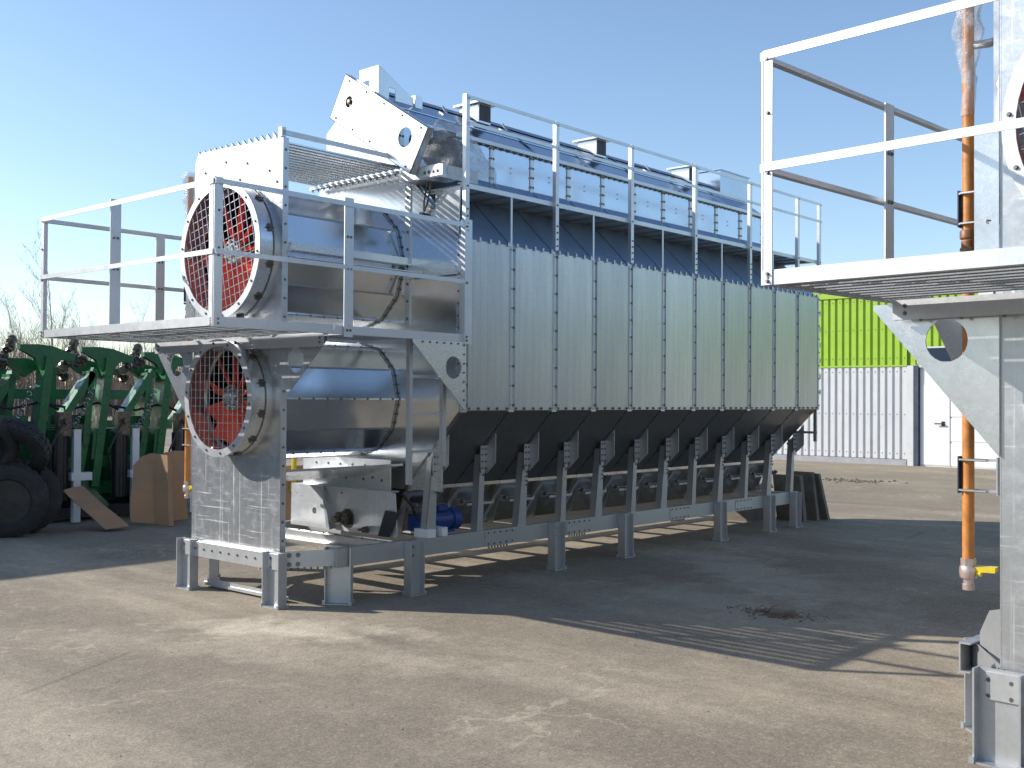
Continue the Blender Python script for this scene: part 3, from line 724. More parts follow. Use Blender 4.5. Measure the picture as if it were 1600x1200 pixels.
# metering trough along the bottom: one bay of inclined sheets repeated
m = MB()
m.prism([(X0+.01, 6.93, .83), (X0+.01, 7.1, .44), (X0+.01, 7.11, .44), (X0+.01, 6.945, .83)], (BAY-.02, 0, 0))
m.box(X0, X0+BAY-.004, 6.90, 6.93, .815, .845)
o_t = pieces(m, 'trough_panel', 'trough', (X0, 6.93, .83), [(x, 6.93, .83) for x in bx[1:-1]])
m = MB(); m.prism([(X0+.1, 6.86, .665), (X0+.1, 6.9, .672), (X0+.1, 6.9, .68), (X0+.1, 6.86, .675)], (.34, 0, 0)); m.prism([(X0+.1, 6.86, .64), (X0+.1, 6.86, .675), (X0+.1, 6.868, .675), (X0+.1, 6.868, .64)], (.36, 0, 0)); m.box(X0+.2, X0+.32, 6.85, 6.86, .652, .664)
pieces(m, 'slide_gate', 'steel', (X0+.1, 6.86, .66), [(x+.1, 6.86, .66) for x in bx[1:-1]])
m = MB(); m.prism([(X0-.0, 6.88, .80), (X0-.0, 6.99, .44), (X0-.0, 7.06, .44), (X0-.0, 6.96, .80)], (.012, 0, 0)); m.prism([(X0, 6.88, .8), (X0-.2, 6.98, .44), (X0-.16, 6.98, .44), (X0+.04, 6.88, .8)], (0, .008, 0))
m.lathe([(-.04, .028), (.04, .028)], (X0+.03, 6.88, .68), (1, 0, 0), 8); m.bolt((X0+.02, 6.85, .69), (0, -1, 0), .02, .03)
pieces(m, 'trough_rib', 'dull', (X0, 6.9, .6), [(x, 6.9, .6) for x in bx[1:]])
m = MB(); m.prism([(X0, 8.12, .83), (X0, 7.95, .44), (X0, 7.94, .44), (X0, 8.105, .83)], (X1-X0, 0, 0)); part(m, 'far_trough_panel', 'dull')
# --- base frame
m = MB(); m.box(5.38, 13.0, 6.575, 6.583, .30, .445); m.box(5.38, 13.0, 6.583, 6.63, .437, .445); m.box(5.38, 13.0, 6.583, 6.63, .30, .308)
for xc in (7.25, 8.4, 10.2, 11.6):
    m.box(xc-.2, xc+.2, 6.569, 6.575, .31, .435)
    for i in range(5):
        for z in (.325, .42): m.bolt((xc-.16+.08*i, 6.569, z), (0, -1, 0), .007)
    for i in range(7): m.bolt((xc-.12+.04*i, 6.6, .3), (0, 0, -1), .009, .02)
part(m, 'base_beam', 'steel')
m = MB(); m.box(5.38, 13.0, 8.457, 8.465, .30, .445); m.box(5.38, 13.0, 8.41, 8.457, .437, .445); m.box(5.38, 13.0, 8.41, 8.457, .30, .308); part(m, 'base_beam', 'steel')
m = MB(); m.box(5.05, 5.062, 6.84, 8.2, .285, .405); m.box(5.062, 5.12, 6.95, 8.1, .395, .405)
for i in range(9): m.bolt((5.05, 7.05+i*.12, .35), (-1, 0, 0), .008)
part(m, 'fan_end_beam', 'rail')
for sy in (-1, 1):
    a = Vector((5.1, YC+sy*.62, .355)); b = Vector((5.5, YC+sy*.925, .372)); c = Vector((6.1, YC+sy*.935, .372))
    m = MB(); m.beam(a, b, .008, .13); m.beam(b, c, .008, .13)
    d = (b-a).normalized(); nr_ = Vector((d.y, -d.x, 0))*(1 if sy < 0 else -1)
    for t in (.12, .25):
        for z in (-.035, .035): m.bolt(a.lerp(b, t)+nr_*.006+Vector((0, 0, z)), nr_, .014, .012)
    for i in range(8): m.bolt(a.lerp(b, .05+.1*i)+Vector((0, 0, -.065)), (0, 0, -1), .008, .02)
    part(m, 'corner_beam', 'steel')
    if sy < 0: continue
    m = MB(); A = Vector((5.13, YC+sy*.63, .44)); B = Vector((5.42, YC+sy*.86, .44))
    m.prism([A, B, B+Vector((.0, 0, .06)), A.lerp(B, .6)+Vector((0, 0, .19)), A+Vector((0, 0, .24))], (.008, 0, 0)); part(m, 'corner_gusset', 'steel')
m = MB(); m.box(5.89, 5.9, 6.64, 8.4, .37, .448); m.box(5.9, 5.96, 6.64, 8.4, .44, .448); m.box(5.84, 5.89, 6.64, 8.4, .37, .378)
for i in range(10): m.bolt((5.93, 6.75+i*.17, .448), (0, 0, 1), .008)
part(m, 'cross_beam', 'rail')
m = MB(); m.box(X0+.03, X0+.1, 6.64, 8.4, .424, .432); m.box(X0+.03, X0+.038, 6.64, 8.4, .36, .424)
pieces(m, 'cross_member', 'steel', (X0, 6.64, .42), [(x, 6.64, .42) for x in bx[1:]])
# legs: H sections
def hleg(open_y, h):
    m = MB(); a = .075 if open_y else .04; t = .009; c = .045
    if open_y:
        m.box(-a, -a+t, -c, c, 0, h); m.box(a-t, a, -c, c, 0, h); m.box(-a+t, a-t, -.002, -.002+t, 0, h)
        for z in (h-.05, h-.12): m.bolt((-.02, -.002, z), (0, -1, 0), .01)
    else:
        m.box(-a, a, -.105, -.105+t, 0, h); m.box(-a, a, .105-t, .105, 0, h); m.box(.012, .012+t, -.105+t, .105-t, 0, h)
        for z in (h-.05, h-.12):
            for y in (-.05, .05): m.bolt((.012, y, z), (-1, 0, 0), .013, .012)
    b = c if open_y else .105
    for x, y in ((-a, -b), (a, -b), (a, b), (-a, b)): m.box(x-.012, x+.012, y-.012, y+.012, 0, .03)
    m.box(-a-.006, a+.006, -b-.006, b+.006, 0, .008)
    return m
def legs(mb, spots):
    o = mb.obj('leg', 'steel', D); o.location = Vector(spots[0])-O
    for s in spots[1:]: again(o, D, Vector(s)-O)
xs = (6.155, 8.0, 9.12, 10.985, 12.15, 12.83)
legs(hleg(True, .445), [(x, 6.528, 0) for x in xs])
legs(hleg(True, .445), [(x, 8.512, 0) for x in xs])
legs(hleg(False, .42), [(5.05, 6.92, 0), (5.05, 8.14, 0)])
o = hleg(False, .445).obj('leg', 'steel', D); o.location = Vector((5.47, 6.66, 0))-O; o.rotation_euler = (0, 0, R(35))
again(o, D, Vector((5.47, 8.38, 0))-O, (0, 0, R(-35)))
m = MB(); m.box(5.19, 5.25, 7.0, 8.12, .02, .045); m.box(5.2, 5.206, 7.0, 8.12, .045, .075); part(m, 'ground_tie', 'rail')
# support posts with bolted heads and gussets
def spost(wide):
    m = MB(); wb = .085 if wide else .05
    f0, f1 = Vector((0, 6.6, .445)), Vector((0, 6.575, 1.12))
    m.prism([f0+Vector((-wb, 0, 0)), f0+Vector((.035, 0, 0)), f1+Vector((.03, 0, 0)), f1+Vector((-.03, 0, 0))], (0, .008, 0))
    m.prism([f0+Vector((-wb, 0, 0)), f1+Vector((-.03, 0, 0)), f1+Vector((-.03, .07, 0)), f0+Vector((-wb, .07, 0))], (.008, 0, 0))
    for i in range(5 if wide else 2): m.bolt((.018, 6.578, .98-.04*i), (0, -1, 0), .007)
    return m
for wide, ks in ((False, range(1, NB+1, 2)), (True, range(0, NB+1, 2))):
    ks = list(ks); mb = spost(wide)
    o = mb.obj('support_post', 'steel', D, (0, 6.6, .445), loc=Vector((bx[ks[0]], 6.6, .445))-O)
    for k in ks[1:]: again(o, D, Vector((bx[k], 6.6, .445))-O)
m = MB(); m.prism([(-.04, 6.558, 1.2), (.035, 6.558, 1.2), (.045, 6.558, 1.03), (.01, 6.558, .96), (-.03, 6.558, .96), (-.045, 6.558, 1.03)], (0, .008, 0))
for z in (1.17, 1.12, 1.06, 1.0):
    for x in (-.022, .02): m.bolt((x, 6.558, z), (0, -1, 0), .007)
m.prism([(.036, 6.452, 1.31), (.036, 6.452, 1.05), (.036, 6.56, .95), (.036, 6.7, 1.06)], (.006, 0, 0))
o = m.obj('hopper_gusset', 'steel', D, (0, 6.5, 1.1), loc=Vector((bx[0], 6.5, 1.1))-O)
for k in range(1, NB+1): again(o, D, Vector((bx[k], 6.5, 1.1))-O)
m = MB(); m.box(X1+.03, X1+.06, 6.28, 6.32, 1.1, 2.8)
for z in (1.2, 1.55): m.box(X1+.02, X1+.05, 6.28, 6.9, z, z+.03)
for i in range(6): m.box(X1+.02, X1+.1, 6.25, 6.35, 1.7+i*.2, 1.76+i*.2)
part(m, 'rear_ladder', 'dull')
m = MB(); m.box(X0+.0, X0+.02, 6.5, 6.9, .83, 1.28); part(m, 'hopper_end_flap', 'sheet')

# --- gas pipe at the fan end
gx, gy = 5.16, 8.325
m = MB(); m.tube([(gx, gy, .87), (gx, gy, 3.52)], .0265, 16)
gp = part(m, 'gas_pipe', 'orange')
m = MB()
for z in (2.28, 2.36): m.lathe([(0, .034), (.004, .037), (.035, .037), (.04, .034)], (gx, gy, z), (0, 0, 1), 16)
m.lathe([(0, .031), (.2, .031)], (gx, gy, 2.15), (0, 0, 1), 14)
m.obj('pipe_joint', 'brown', gp, O)
m = MB(); m.lathe([(0, .0), (0, .026), (.025, .027), (.03, .023), (.05, .023), (.055, .036), (.075, .04), (.1, .04), (.11, .036), (.115, .03), (.14, .03), (.145, .0)], (gx, gy, .74), (0, 0, 1), 16)
m.lathe([(0, .034), (.03, .034)], (gx, gy, .855), (0, 0, 1), 6)
m.obj('ball_valve', 'brass', gp, O)
m = MB(); m.prism([(gx-.012, gy-.012, .825), (gx+.03, gy-.012, .83), (gx+.03, gy-.125, .835), (gx-.01, gy-.125, .83)], (0, 0, .022)); m.lathe([(0, .014), (.02, .014)], (gx, gy-.04, .82), (0, -1, 0), 8)
m.obj('valve_handle', 'yellow', gp, O)
for zc in (2.5, 1.27):
    m = MB()
    for dz in (-.07, .07):
        m.box(gx-.034, gx-.028, gy-.14, gy+.03, zc+dz-.004, zc+dz+.004); m.box(gx+.028, gx+.034, gy-.14, gy+.03, zc+dz-.004, zc+dz+.004)
        m.lathe([(-.07, .006), (.05, .006)], (gx-.04, gy-.03, zc+dz), (0, 1, 0), 6)
    m.box(gx-.034, gx+.034, gy-.146, gy-.14, zc-.085, zc+.085)
    cl = m.obj('pipe_clamp', 'dull', gp, O)
    m = MB(); m.box(gx-.034, gx+.034, gy+.03, gy+.036, zc-.085, zc+.085); m.obj('clamp_strap', 'navy', cl.parent, O)
m = MB(); m.plate([(0, 2.2), (.11, 2.15), (.11, 2.86), (.0, 2.86)], [circ(.045, 2.42, .012, 10)], (5.09, 8.158, 0), (0, 1, 0), (0, 0, 1), (.008, 0, 0)); part(m, 'pipe_mount_plate', 'sheet')
m = MB(); m.box(5.2, 5.23, 8.2, 8.225, 2.6, 3.5); part(m, 'pipe_stay', 'rail')
m = MB(); m.tube([(gx, gy, 3.26), (gx+.06, gy-.07, 3.27), (gx+.1, gy-.14, 3.29)], .02, 8); part(m, 'pipe_branch', 'dull')

def crumple(path, rads, n, amp, seed, mat='film'):
    m = MB(); m.tube(path, rads, n, cap=False)
    for v in m.v:
        d = noise.noise_vector(v*9+Vector((seed, 0, 0)))*amp+noise.noise_vector(v*26+Vector((0, seed, 0)))*amp*.45; v += d
    return m
def lerpath(a, b, n): a, b = Vector(a), Vector(b); return [a.lerp(b, i/(n-1)) for i in range(n)]
def wrap_pipe(name, label, base, mat3=None):
    n = 26; path = lerpath((gx, gy, 2.93), (gx, gy, 3.56), n)
    rr = [.031+.002*math.sin(i*2) for i in range(9)]+[.034+.03*((i-9)/4) if i < 13 else .062+.012*math.sin(i*.9) for i in range(9, n)]
    m = crumple(path, rr, 20, .012, base); o = m.obj(name, 'film', None, O); return tag(o, label, 'plastic wrap', 'plastic wraps on the pipes')
w1 = wrap_pipe('plastic_wrap', 'crumpled clear plastic wrapped round the pipe top behind the upper fan with bare sky behind', 3); w1.location = O
# drape over the auger drive
m = MB(); N, K = 22, 26
for i in range(N):
    t = i/(N-1); z = 3.98-.55*t
    for k in range(K):
        an = 2*math.pi*k/K; rx = .1+.3*t**.7; ry = .09+.26*t**.8
        p = Vector((X0+.13+.12*t+rx*math.cos(an), 6.58+ry*math.sin(an), z))
        p += noise.noise_vector(p*5)*.07+noise.noise_vector(p*16)*.03; m.v.append(p)
for i in range(N-1):
    for k in range(K): m.f.append((i*K+k, i*K+(k+1) % K, (i+1)*K+(k+1) % K, (i+1)*K+k))
m.f.append(tuple(range(K)))
o = m.obj('plastic_wrap', 'film', None, O); o.location = O
tag(o, 'baggy clear plastic sheet draped over the drive motor beside the tilted white guard plate', 'plastic wrap')
m = MB(); m.tube([(5.04, 8.31, 2.95), (5.04, 8.31, 3.0)], .01, 4)

# ------------------------------------------------------------------ second dryer, cut by the right edge of the photograph
TH = R(-4.163)
def to2(p):
    d = Vector(p)-Vector((4.04, 8.7, 0)); c, s = math.cos(TH), math.sin(TH)
    return Vector((c*d.x-s*d.y+4.066, s*d.x+c*d.y+2.212, p[2]))
D2 = copy_tree(D); D2.location = to2(O); D2.rotation_euler = (0, 0, TH)
D2['label'] = 'near grain dryer cut off by the right edge, its orange gas pipe hanging in view'
w2 = w1.copy(); COL.objects.link(w2); w2.location = to2(O); w2.rotation_euler = (0, 0, TH)
w2['label'] = 'crumpled clear plastic wrapped round the orange pipe at the top right edge'

# ------------------------------------------------------------------ warehouse
BX = 27.4
B = thing('warehouse', 'ribbed warehouse, lime green above white, with a white sectional door', 'warehouse', (BX, 13, 0))
OB = Vector((BX, 13, 0))
def bpart(mb, name, mat, parent=None): return mb.obj(name, mat, parent or B, OB)
def sheet(z0, z1, wdt, rib=.195):
    m = MB(); n = int(round(wdt/rib)); prof = []
    for i in range(n):
        y = i*wdt/n; s = wdt/n; prof += [(0, y), (0, y+s*.62), (.045, y+s*.72), (.045, y+s*.9)]
    prof.append((0, wdt))
    vs = [(x, y, z0) for x, y in prof]+[(x, y, z1) for x, y in prof]; k = len(prof)
    m.add(vs, [(i, i+1, k+i+1, k+i) for i in range(k-1)])
    return m
SW = .975
ys = [10.86+SW*k for k in range(0, 28)]
for nm, z0, z1, mt in (('white_cladding_sheet', .16, 2.545, 'cladwhite'), ('green_cladding_sheet', 2.555, 4.36, 'cladgreen')):
    o = sheet(z0, z1, SW-.004).obj(nm, mt, B, (0, 0, 0), loc=Vector((BX, ys[0], 0))-OB, sharp=20)
    for y in ys[1:]: again(o, B, Vector((BX, y, 0))-OB)
    ys2 = [10.86-SW*(k+1) for k in range(5)]+[2.2-SW*(k+1) for k in range(10)] if nm[0] == 'g' else [4.6-SW*(k+1) for k in range(12)]
    for y in ys2: again(o, B, Vector((BX+(.04 if nm[0] == 'g' else 0), y, 0))-OB)
m = MB(); m.box(BX-.03, BX+.1, -12, 38.2, 4.365, 4.56); bpart(m, 'fascia', 'cladgreen')
m = MB(); m.box(BX-.03, BX+.2, 10.86, 38.2, 0, .15); bpart(m, 'plinth', 'plinth')
m = MB(); m.box(BX-.02, BX+.02, 10.86, 38.2, 2.53, 2.57); bpart(m, 'flashing', 'cladgreen')
m = MB()
for i in range(120):
    for z in (.3, 1.3, 2.4, 2.75, 3.5, 4.25): m.bolt((BX, 10.92+i*.195, z), (-1, 0, 0), .012)
fx = bpart(m, 'fixing_screws', 'steel'); fx['kind'] = 'stuff'
m = MB(); m.box(BX-.02, BX+.05, 10.69, 10.85, 0, 2.55); bpart(m, 'corner_trim', 'cladwhite')
m = MB(); m.box(BX-.035, BX+.1, 10.56, 10.685, 0, 2.55); bpart(m, 'door_jamb', 'trimblue')
m = MB(); m.box(BX+.1, BX+12, -12, 38.2, 0, 4.5); bpart(m, 'building_body', 'hall')
m = MB(); m.prism([(BX-.03, -12, 4.561), (BX+12, -12, 4.8), (BX+12, -12, 4.85), (BX-.03, -12, 4.6)], (0, 50.2, 0)); bpart(m, 'roof', 'hall')
dr = MB(); dr.box(BX+.06, BX+.09, 4.7, 10.55, 0, 2.5); DR = bpart(dr, 'sectional_door', 'door')
for k in range(4):
    m = MB(); m.box(BX+.045, BX+.062, 4.72, 10.53, .03+k*.615, .6+k*.615)
    m.obj('door_section', 'door', DR, OB)
m = MB(); m.box(BX+.037, BX+.047, 9.82, 10.52, .05, 2.05); m.box(BX+.03, BX+.04, 9.80, 9.82, .03, 2.05); wk = m.obj('wicket_door', 'door', DR, OB)
m = MB(); m.tube([(BX-.0, 9.95, 1.08), (BX-.03, 9.95, 1.08), (BX-.03, 10.15, 1.08)], .018, 6); m.box(BX+.025, BX+.036, 9.92, 10.0, 1.02, 1.14); m.obj('door_handle', 'black', DR, OB)
m = MB(); m.box(BX-.02, BX+.1, 4.6, 10.68, 2.5, 2.56); bpart(m, 'door_lintel', 'cladwhite')
m = MB(); m.box(BX-.01, BX+.0, 8.4, 10.6, 2.6, 3.02); wn = bpart(m, 'window', 'cladwhite')
m = MB(); m.box(BX-.02, BX-.011, 8.46, 10.54, 2.64, 2.98); m.obj('pane', 'glass', wn, OB)

# ------------------------------------------------------------------ workshop out of frame on the left (casts the shade over the green machines)
H_ = thing('workshop', 'long low grey workshop just outside the left edge, shading the green machines', 'building', (-8, 17, 0))
m = MB(); m.box(-26, 3.0, 17.2, 27, 0, 4.55); m.obj('wall', 'hall', H_, (-8, 17, 0))
m = MB(); m.prism([(-26.2, 16.7, 4.553), (-26.2, 22, 5.6), (-26.2, 27.4, 4.553)], (29.2, 0, 0)); m.obj('roof', 'wood', H_, (-8, 17, 0))
for xa, xb in ((3.01, 4.45), (4.8, 6.4)):  # unseen screens added to shape the shade; their gap admits a sun streak
    m = MB(); m.box(xa, xb, 16.7, 16.78, 0, 3.5); m.box(xa, xb, 16.66, 16.82, 3.503, 3.55); m.obj('added_shade_screen', 'hall', H_, (-8, 17, 0))
for k in range(5):
    m = MB(); m.box(-22+k*4.6, -20+k*4.6, 17.14, 17.195, 1.4, 3.4); m.obj('window', 'glass', H_, (-8, 17, 0))

# ------------------------------------------------------------------ green machines
GM = thing('folded_implement', 'green folded farm implement between the tyre stack and the bent cardboard, nearest the tyres', 'farm implement', (6.2, 13.5, 0), group='green implements parked in a row')
def gpart(mb, name, mat, parent=None): return mb.obj(name, mat, parent or GM)
m = MB(); m.beam((-.03, .04, .45), (.15, .04, 2.12), .1, .3, (0, 1, 0)); m.beam((-.03, -.08, .8), (.0, -.08, 1.2), .1, .02, (0, 1, 0)); gpart(m, 'mast', 'green')
m = MB(); m.prism([(-.2, -.05, 2.26), (.02, -.05, 2.27), (.2, -.05, 2.25), (.48, -.05, 2.15), (.48, -.05, 2.07), (.3, -.05, 2.08), (.22, -.05, 1.98), (.06, -.05, 1.96), (-.02, -.05, 2.1), (-.2, -.05, 2.2)], (0, .1, 0)); gpart(m, 'crossbar', 'green')
m = MB(); m.prism([(-.24, .3, 2.1), (.0, .3, 2.1), (.42, .3, 1.98), (.42, .3, 1.9), (.1, .3, 1.95), (-.02, .3, 1.86), (-.24, .3, 2.02)], (0, .1, 0)); gpart(m, 'rear_crossbar', 'green')
def knob(p, s=1):
    m = MB(); rnd = random.Random(int(p[0]*100+p[2]*10))
    for i in range(5):
        q = Vector(p)+Vector((rnd.uniform(-.05, .05), rnd.uniform(-.06, .04), rnd.uniform(-.06, .06)))*s
        ax = Vector((rnd.uniform(-1, 1), rnd.uniform(-1, 0), rnd.uniform(-1, 1)))
        m.lathe([(-.04*s, 0), (-.04*s, .04*s), (-.015*s, .06*s), (.02*s, .06*s), (.025*s, .03*s), (.06*s, .028*s), (.06*s, 0)], q, ax, 10)
    return m
for p in ((-.3, -.03, 2.26), (.53, -.03, 2.1), (-.28, .33, 2.08), (.46, .33, 1.92)): gpart(knob(p), 'coupling', 'oil')
m = MB(); m.beam((.36, .18, 1.3), (.76, .18, 1.93), .09, .26, (0, 1, 0)); m.prism([(.7, .055, 1.86), (.83, .055, 1.88), (.8, .055, 1.98), (.76, .055, 2.0)], (0, .25, 0)); m.beam((.74, .18, 1.95), (.66, .18, 1.0), .08, .26, (0, 1, 0)); m.beam((.66, .18, 1.02), (.55, .18, .3), .09, .22, (0, 1, 0)); gpart(m, 'bent_arm', 'green')
for a_, b_, w_, h_ in (((-.55, .1, 1.32), (-.06, .1, 1.32), .12, .1), ((-.6, .05, 1.14), (-.25, .05, 1.14), .1, .14), ((.06, .2, .75), (.6, .2, .75), .14, .12), ((-.2, .35, .4), (.8, .35, .4), .16, .16), ((.62, .25, .55), (.95, .1, .15), .12, .1)):
    gpart(MB().beam(a_, b_, w_, h_, (0, 1, 0)), 'frame_beam', 'green')
m = MB(); m.box(-.5, .3, .6, .8, .3, 1.2); gpart(m, 'rear_plate', 'green')
m = MB(); m.tube([(.26, -.1, .3), (.26, -.1, 1.15)], .07, 12); m.tube([(.36, -.05, .3), (.36, -.05, 1.1)], .045, 10); gpart(m, 'hydraulic_cylinder', 'black')
m = MB(); m.box(.24, .4, -.16, -.02, 1.12, 1.42); m.lathe([(0, .04), (.1, .04)], (.32, -.18, 1.3), (0, -1, 0), 8); gpart(m, 'valve_block', 'oil')
m = MB(); m.box(.43, .52, -.17, -.08, .02, 1.2); m.box(.40, .66, -.18, -.06, .55, .65); gpart(m, 'wrapped_strut', 'white')
m = MB()
for i in range(16):
    t = i/15; c = Vector((-.08-.42*t, -.12, 1.72-.5*t-.18*math.sin(math.pi*t)))
    ax = Vector((0, 1, .2)) if i % 2 else Vector((.6, .2, 1))
    x = ax.cross(Vector((.7, .1, .6))).normalized(); y = ax.normalized().cross(x)
    m.tube([c+x*.035*math.cos(a)+y*.022*math.sin(a) for a in [2*math.pi*k/8 for k in range(8)]], .008, 4, closed=True)
gpart(m, 'chain', 'chrome')
m = MB()
for i in range(5):
    m.lathe([(0, .0), (.012, .2), (.02, .0)], (-.2+.22*i, .55, .3), (1, .3, 0), 16)
m.box(-.35, .9, .1, .3, .06, .18); m.box(-.35, .9, .6, .75, .06, .2); gpart(m, 'ground_tool', 'dark')
m = MB(); m.tube([(-.6, .0, 1.52), (-.3, -.02, 1.46), (.1, .05, 1.55), (.28, -.05, 1.45)], .018, 6); m.tube([(.2, -.1, .5), (.1, -.2, .9), (.3, -.16, 1.3)], .014, 6); gpart(m, 'hose', 'black')
GM.rotation_euler = (0, 0, R(-6))
lab = ['green folded farm implement third along, its chest-high white strut just left of the cardboard',
       'green folded farm implement nearest the dryer, half hidden behind the lower fan and bracket',
       'green folded farm implement at the left edge of the photo behind the tyre stack']
for i, (x, y) in enumerate(((7.03, 13.55), (7.9, 13.55), (5.28, 13.7))):
    c = copy_tree(GM); c.location = (x, y, random.uniform(-.0, 0)); c.rotation_euler = (0, 0, R(-6+random.uniform(-4, 4)))
    c['label'] = lab[i]; c.scale = (1, 1, 1-.015*i)
# taller frame parked behind
m = thing('folded_implement', 'second rank of green folded machine frame standing behind the front row', 'farm implement', (7.9, 15.2, 0))
for a, b in (((-1.6, 0, 1.65), (1.2, 0, 1.65)), ((-1.6, 0, 1.2), (1.2, 0, 1.2))):
    MB().beam(a, b, .14, .14, (0, 1, 0)).obj('beam', 'green', m)
for x in (-1.4, -.7, 0, .7):
    MB().beam((x, 0, .1), (x, 0, 2.0), .12, .12, (0, 1, 0)).obj('upright', 'green', m)

# ------------------------------------------------------------------ tyres
def tyre_mesh(Rr=.5, wd=.27, lug=True):
    m = MB(); n = 44; h = wd/2
    prof = [(-h*.7, Rr*.56), (-h*.98, Rr*.62), (-h, Rr*.78), (-h*.93, Rr*.9), (-h*.78, Rr*.975), (-h*.5, Rr), (h*.5, Rr), (h*.78, Rr*.975), (h*.93, Rr*.9), (h, Rr*.78), (h*.98, Rr*.62), (h*.7, Rr*.56), (h*.5, Rr*.6), (-h*.5, Rr*.6)]
    m.lathe(prof, (0, 0, 0), (0, 1, 0), n, closed=True)
    for k in range(30):
        an = 2*math.pi*k/30; u = Vector((math.cos(an), 0, math.sin(an)))
        for s in (-1, 1): m.beam(u*Rr+Vector((0, s*h*.1, 0)), u*Rr*.985+Vector((0, s*h*.78, 0)), .055, .022, u)
    return m
def rim_mesh(Rr=.5):
    m = MB(); m.lathe([(-.11, Rr*.58), (-.1, Rr*.53), (-.06, Rr*.5), (-.02, Rr*.33), (-.05, Rr*.28), (-.05, Rr*.16), (-.1, Rr*.15), (-.1, 0)], (0, 0, 0), (0, 1, 0), 30)
    for k in range(8):
        an = 2*math.pi*k/8; m.bolt((Rr*.22*math.cos(an), -.05, Rr*.22*math.sin(an)), (0, -1, 0), .018, .03)
    return m
ty_me = tyre_mesh().mesh('tyre', 'rubber', sharp=40); ri_me = rim_mesh().mesh('rim', 'rim')
def wheel(loc, rot, label, rim=True, s=1):
    t = thing('wheel' if rim else 'tyre', label, 'wheel' if rim else 'tyre', loc, group='tyres piled at the left edge'); t.rotation_euler = rot; t.scale = (s, s, s)
    for nm, me in (('tyre_casing', ty_me),)+((('rim', ri_me),) if rim else ()):
        o = bpy.data.objects.new(nm, me); COL.objects.link(o); o.parent = t
wheel((5.47, 12.55, .425), (R(6), 0, R(-30)), 'black truck wheel with dusty rim standing at the front foot of the tyre pile', True, .85)
wheel((5.78, 12.85, .42), (R(-4), R(20), R(-24)), 'black truck wheel tucked behind the front one, only its tread and right side showing', True, .85)
wheel((5.6, 12.72, 1.0), (R(38), R(10), R(-40)), 'bare black tyre lying tilted on top of the pile with its sunlit inner rim', False, .8)
wheel((5.2, 12.62, .98), (R(20), R(40), R(20)), 'bare black tyre at the upper left of the pile, cut by the left edge', False, .8)
wheel((4.9, 12.7, .42), (R(4), 0, R(-20)), 'black truck wheel at the lower left end of the pile, beyond the left edge', True, .85)

# ------------------------------------------------------------------ cardboard, boards, litter
def bent_sheet(pts_bottom, pts_top, thick, name, mat, label, cat, group=None, seg=6):
    """a sheet between two polylines, subdivided and slightly buckled"""
    m = MB(); A = [Vector(p) for p in pts_bottom]; Bt = [Vector(p) for p in pts_top]; n = len(A)
    rows = []
    for j in range(seg+1):
        t = j/seg; rows.append([A[i].lerp(Bt[i], t)+noise.noise_vector(A[i].lerp(Bt[i], t)*2.2)*.03*math.sin(math.pi*t) for i in range(n)])
    c0 = rows[0][0]; flat = [p for r_ in rows for p in r_]; k = len(flat)
    nm = (A[-1]-A[0]).cross(Bt[0]-A[0]).normalized()*thick
    fs = []
    for j in range(seg):
        for i in range(n-1):
            q = (j*n+i, j*n+i+1, (j+1)*n+i+1, (j+1)*n+i); fs.append(q); fs.append(tuple(x+k for x in q[::-1]))
    m.add(flat+[p+nm for p in flat], fs)
    per = [i for i in range(n)]+[j*n+n-1 for j in range(1, seg+1)]+[seg*n+i for i in range(n-2, -1, -1)]+[j*n for j in range(seg-1, 0, -1)]
    m.f += [(per[i], per[(i+1) % len(per)], per[(i+1) % len(per)]+k, per[i]+k) for i in range(len(per))]
    o = m.obj(name, mat, None, c0, loc=c0); return tag(o, label, cat, group)
bent_sheet([(6.96, 12.5, .06), (7.1, 12.46, .04), (7.24, 12.42, .02), (7.29, 12.16, .01), (7.34, 12.14, .01)],
           [(7.14, 12.78, .74), (7.22, 12.7, .86), (7.3, 12.62, .9), (7.36, 12.34, .88), (7.41, 12.33, .84)], .008, 'cardboard_sheet', 'card',
           'large bent brown cardboard sheet leaning beside the fan end with a sunlit fold', 'cardboard', 'brown cardboard sheets')
bent_sheet([(7.5, 12.5, .03), (7.65, 12.55, .03), (7.82, 12.6, .03)], [(7.46, 12.62, .9), (7.65, 12.66, .92), (7.84, 12.7, .91)], .008, 'cardboard_sheet', 'card',
           'flat upright brown cardboard panel directly behind the orange pipe and yellow valve', 'cardboard', 'brown cardboard sheets')
bent_sheet([(6.48, 12.22, .03), (6.62, 12.2, .04), (6.8, 12.25, .04)], [(6.26, 12.85, .47), (6.42, 12.9, .5), (6.56, 12.95, .5)], .008, 'cardboard_sheet', 'card',
           'small flat cardboard piece tilted on the ground in front of the green implements', 'cardboard', 'brown cardboard sheets')
bent_sheet([(7.75, 10.6, .05), (7.95, 10.5, .03), (8.2, 10.45, .05)], [(7.75, 10.72, .78), (7.97, 10.65, .8), (8.2, 10.6, .8)], .01, 'cardboard_sheet', 'card',
           'reddish brown cardboard piece glimpsed between the fan end plate and the trough box', 'cardboard', 'brown cardboard sheets')
m = MB(); m.beam((7.98, 10.55, .94), (8.2, 10.5, .99), .06, .06); m.tube([(7.95, 10.55, .5), (7.98, 10.55, .95)], .03, 8)
tag(m.obj('yellow_stand', 'yellow', None, (8.05, 10.5, 0), loc=(8.05, 10.5, 0)), 'yellow stand glimpsed behind the fan end plate below the duct', 'stand')
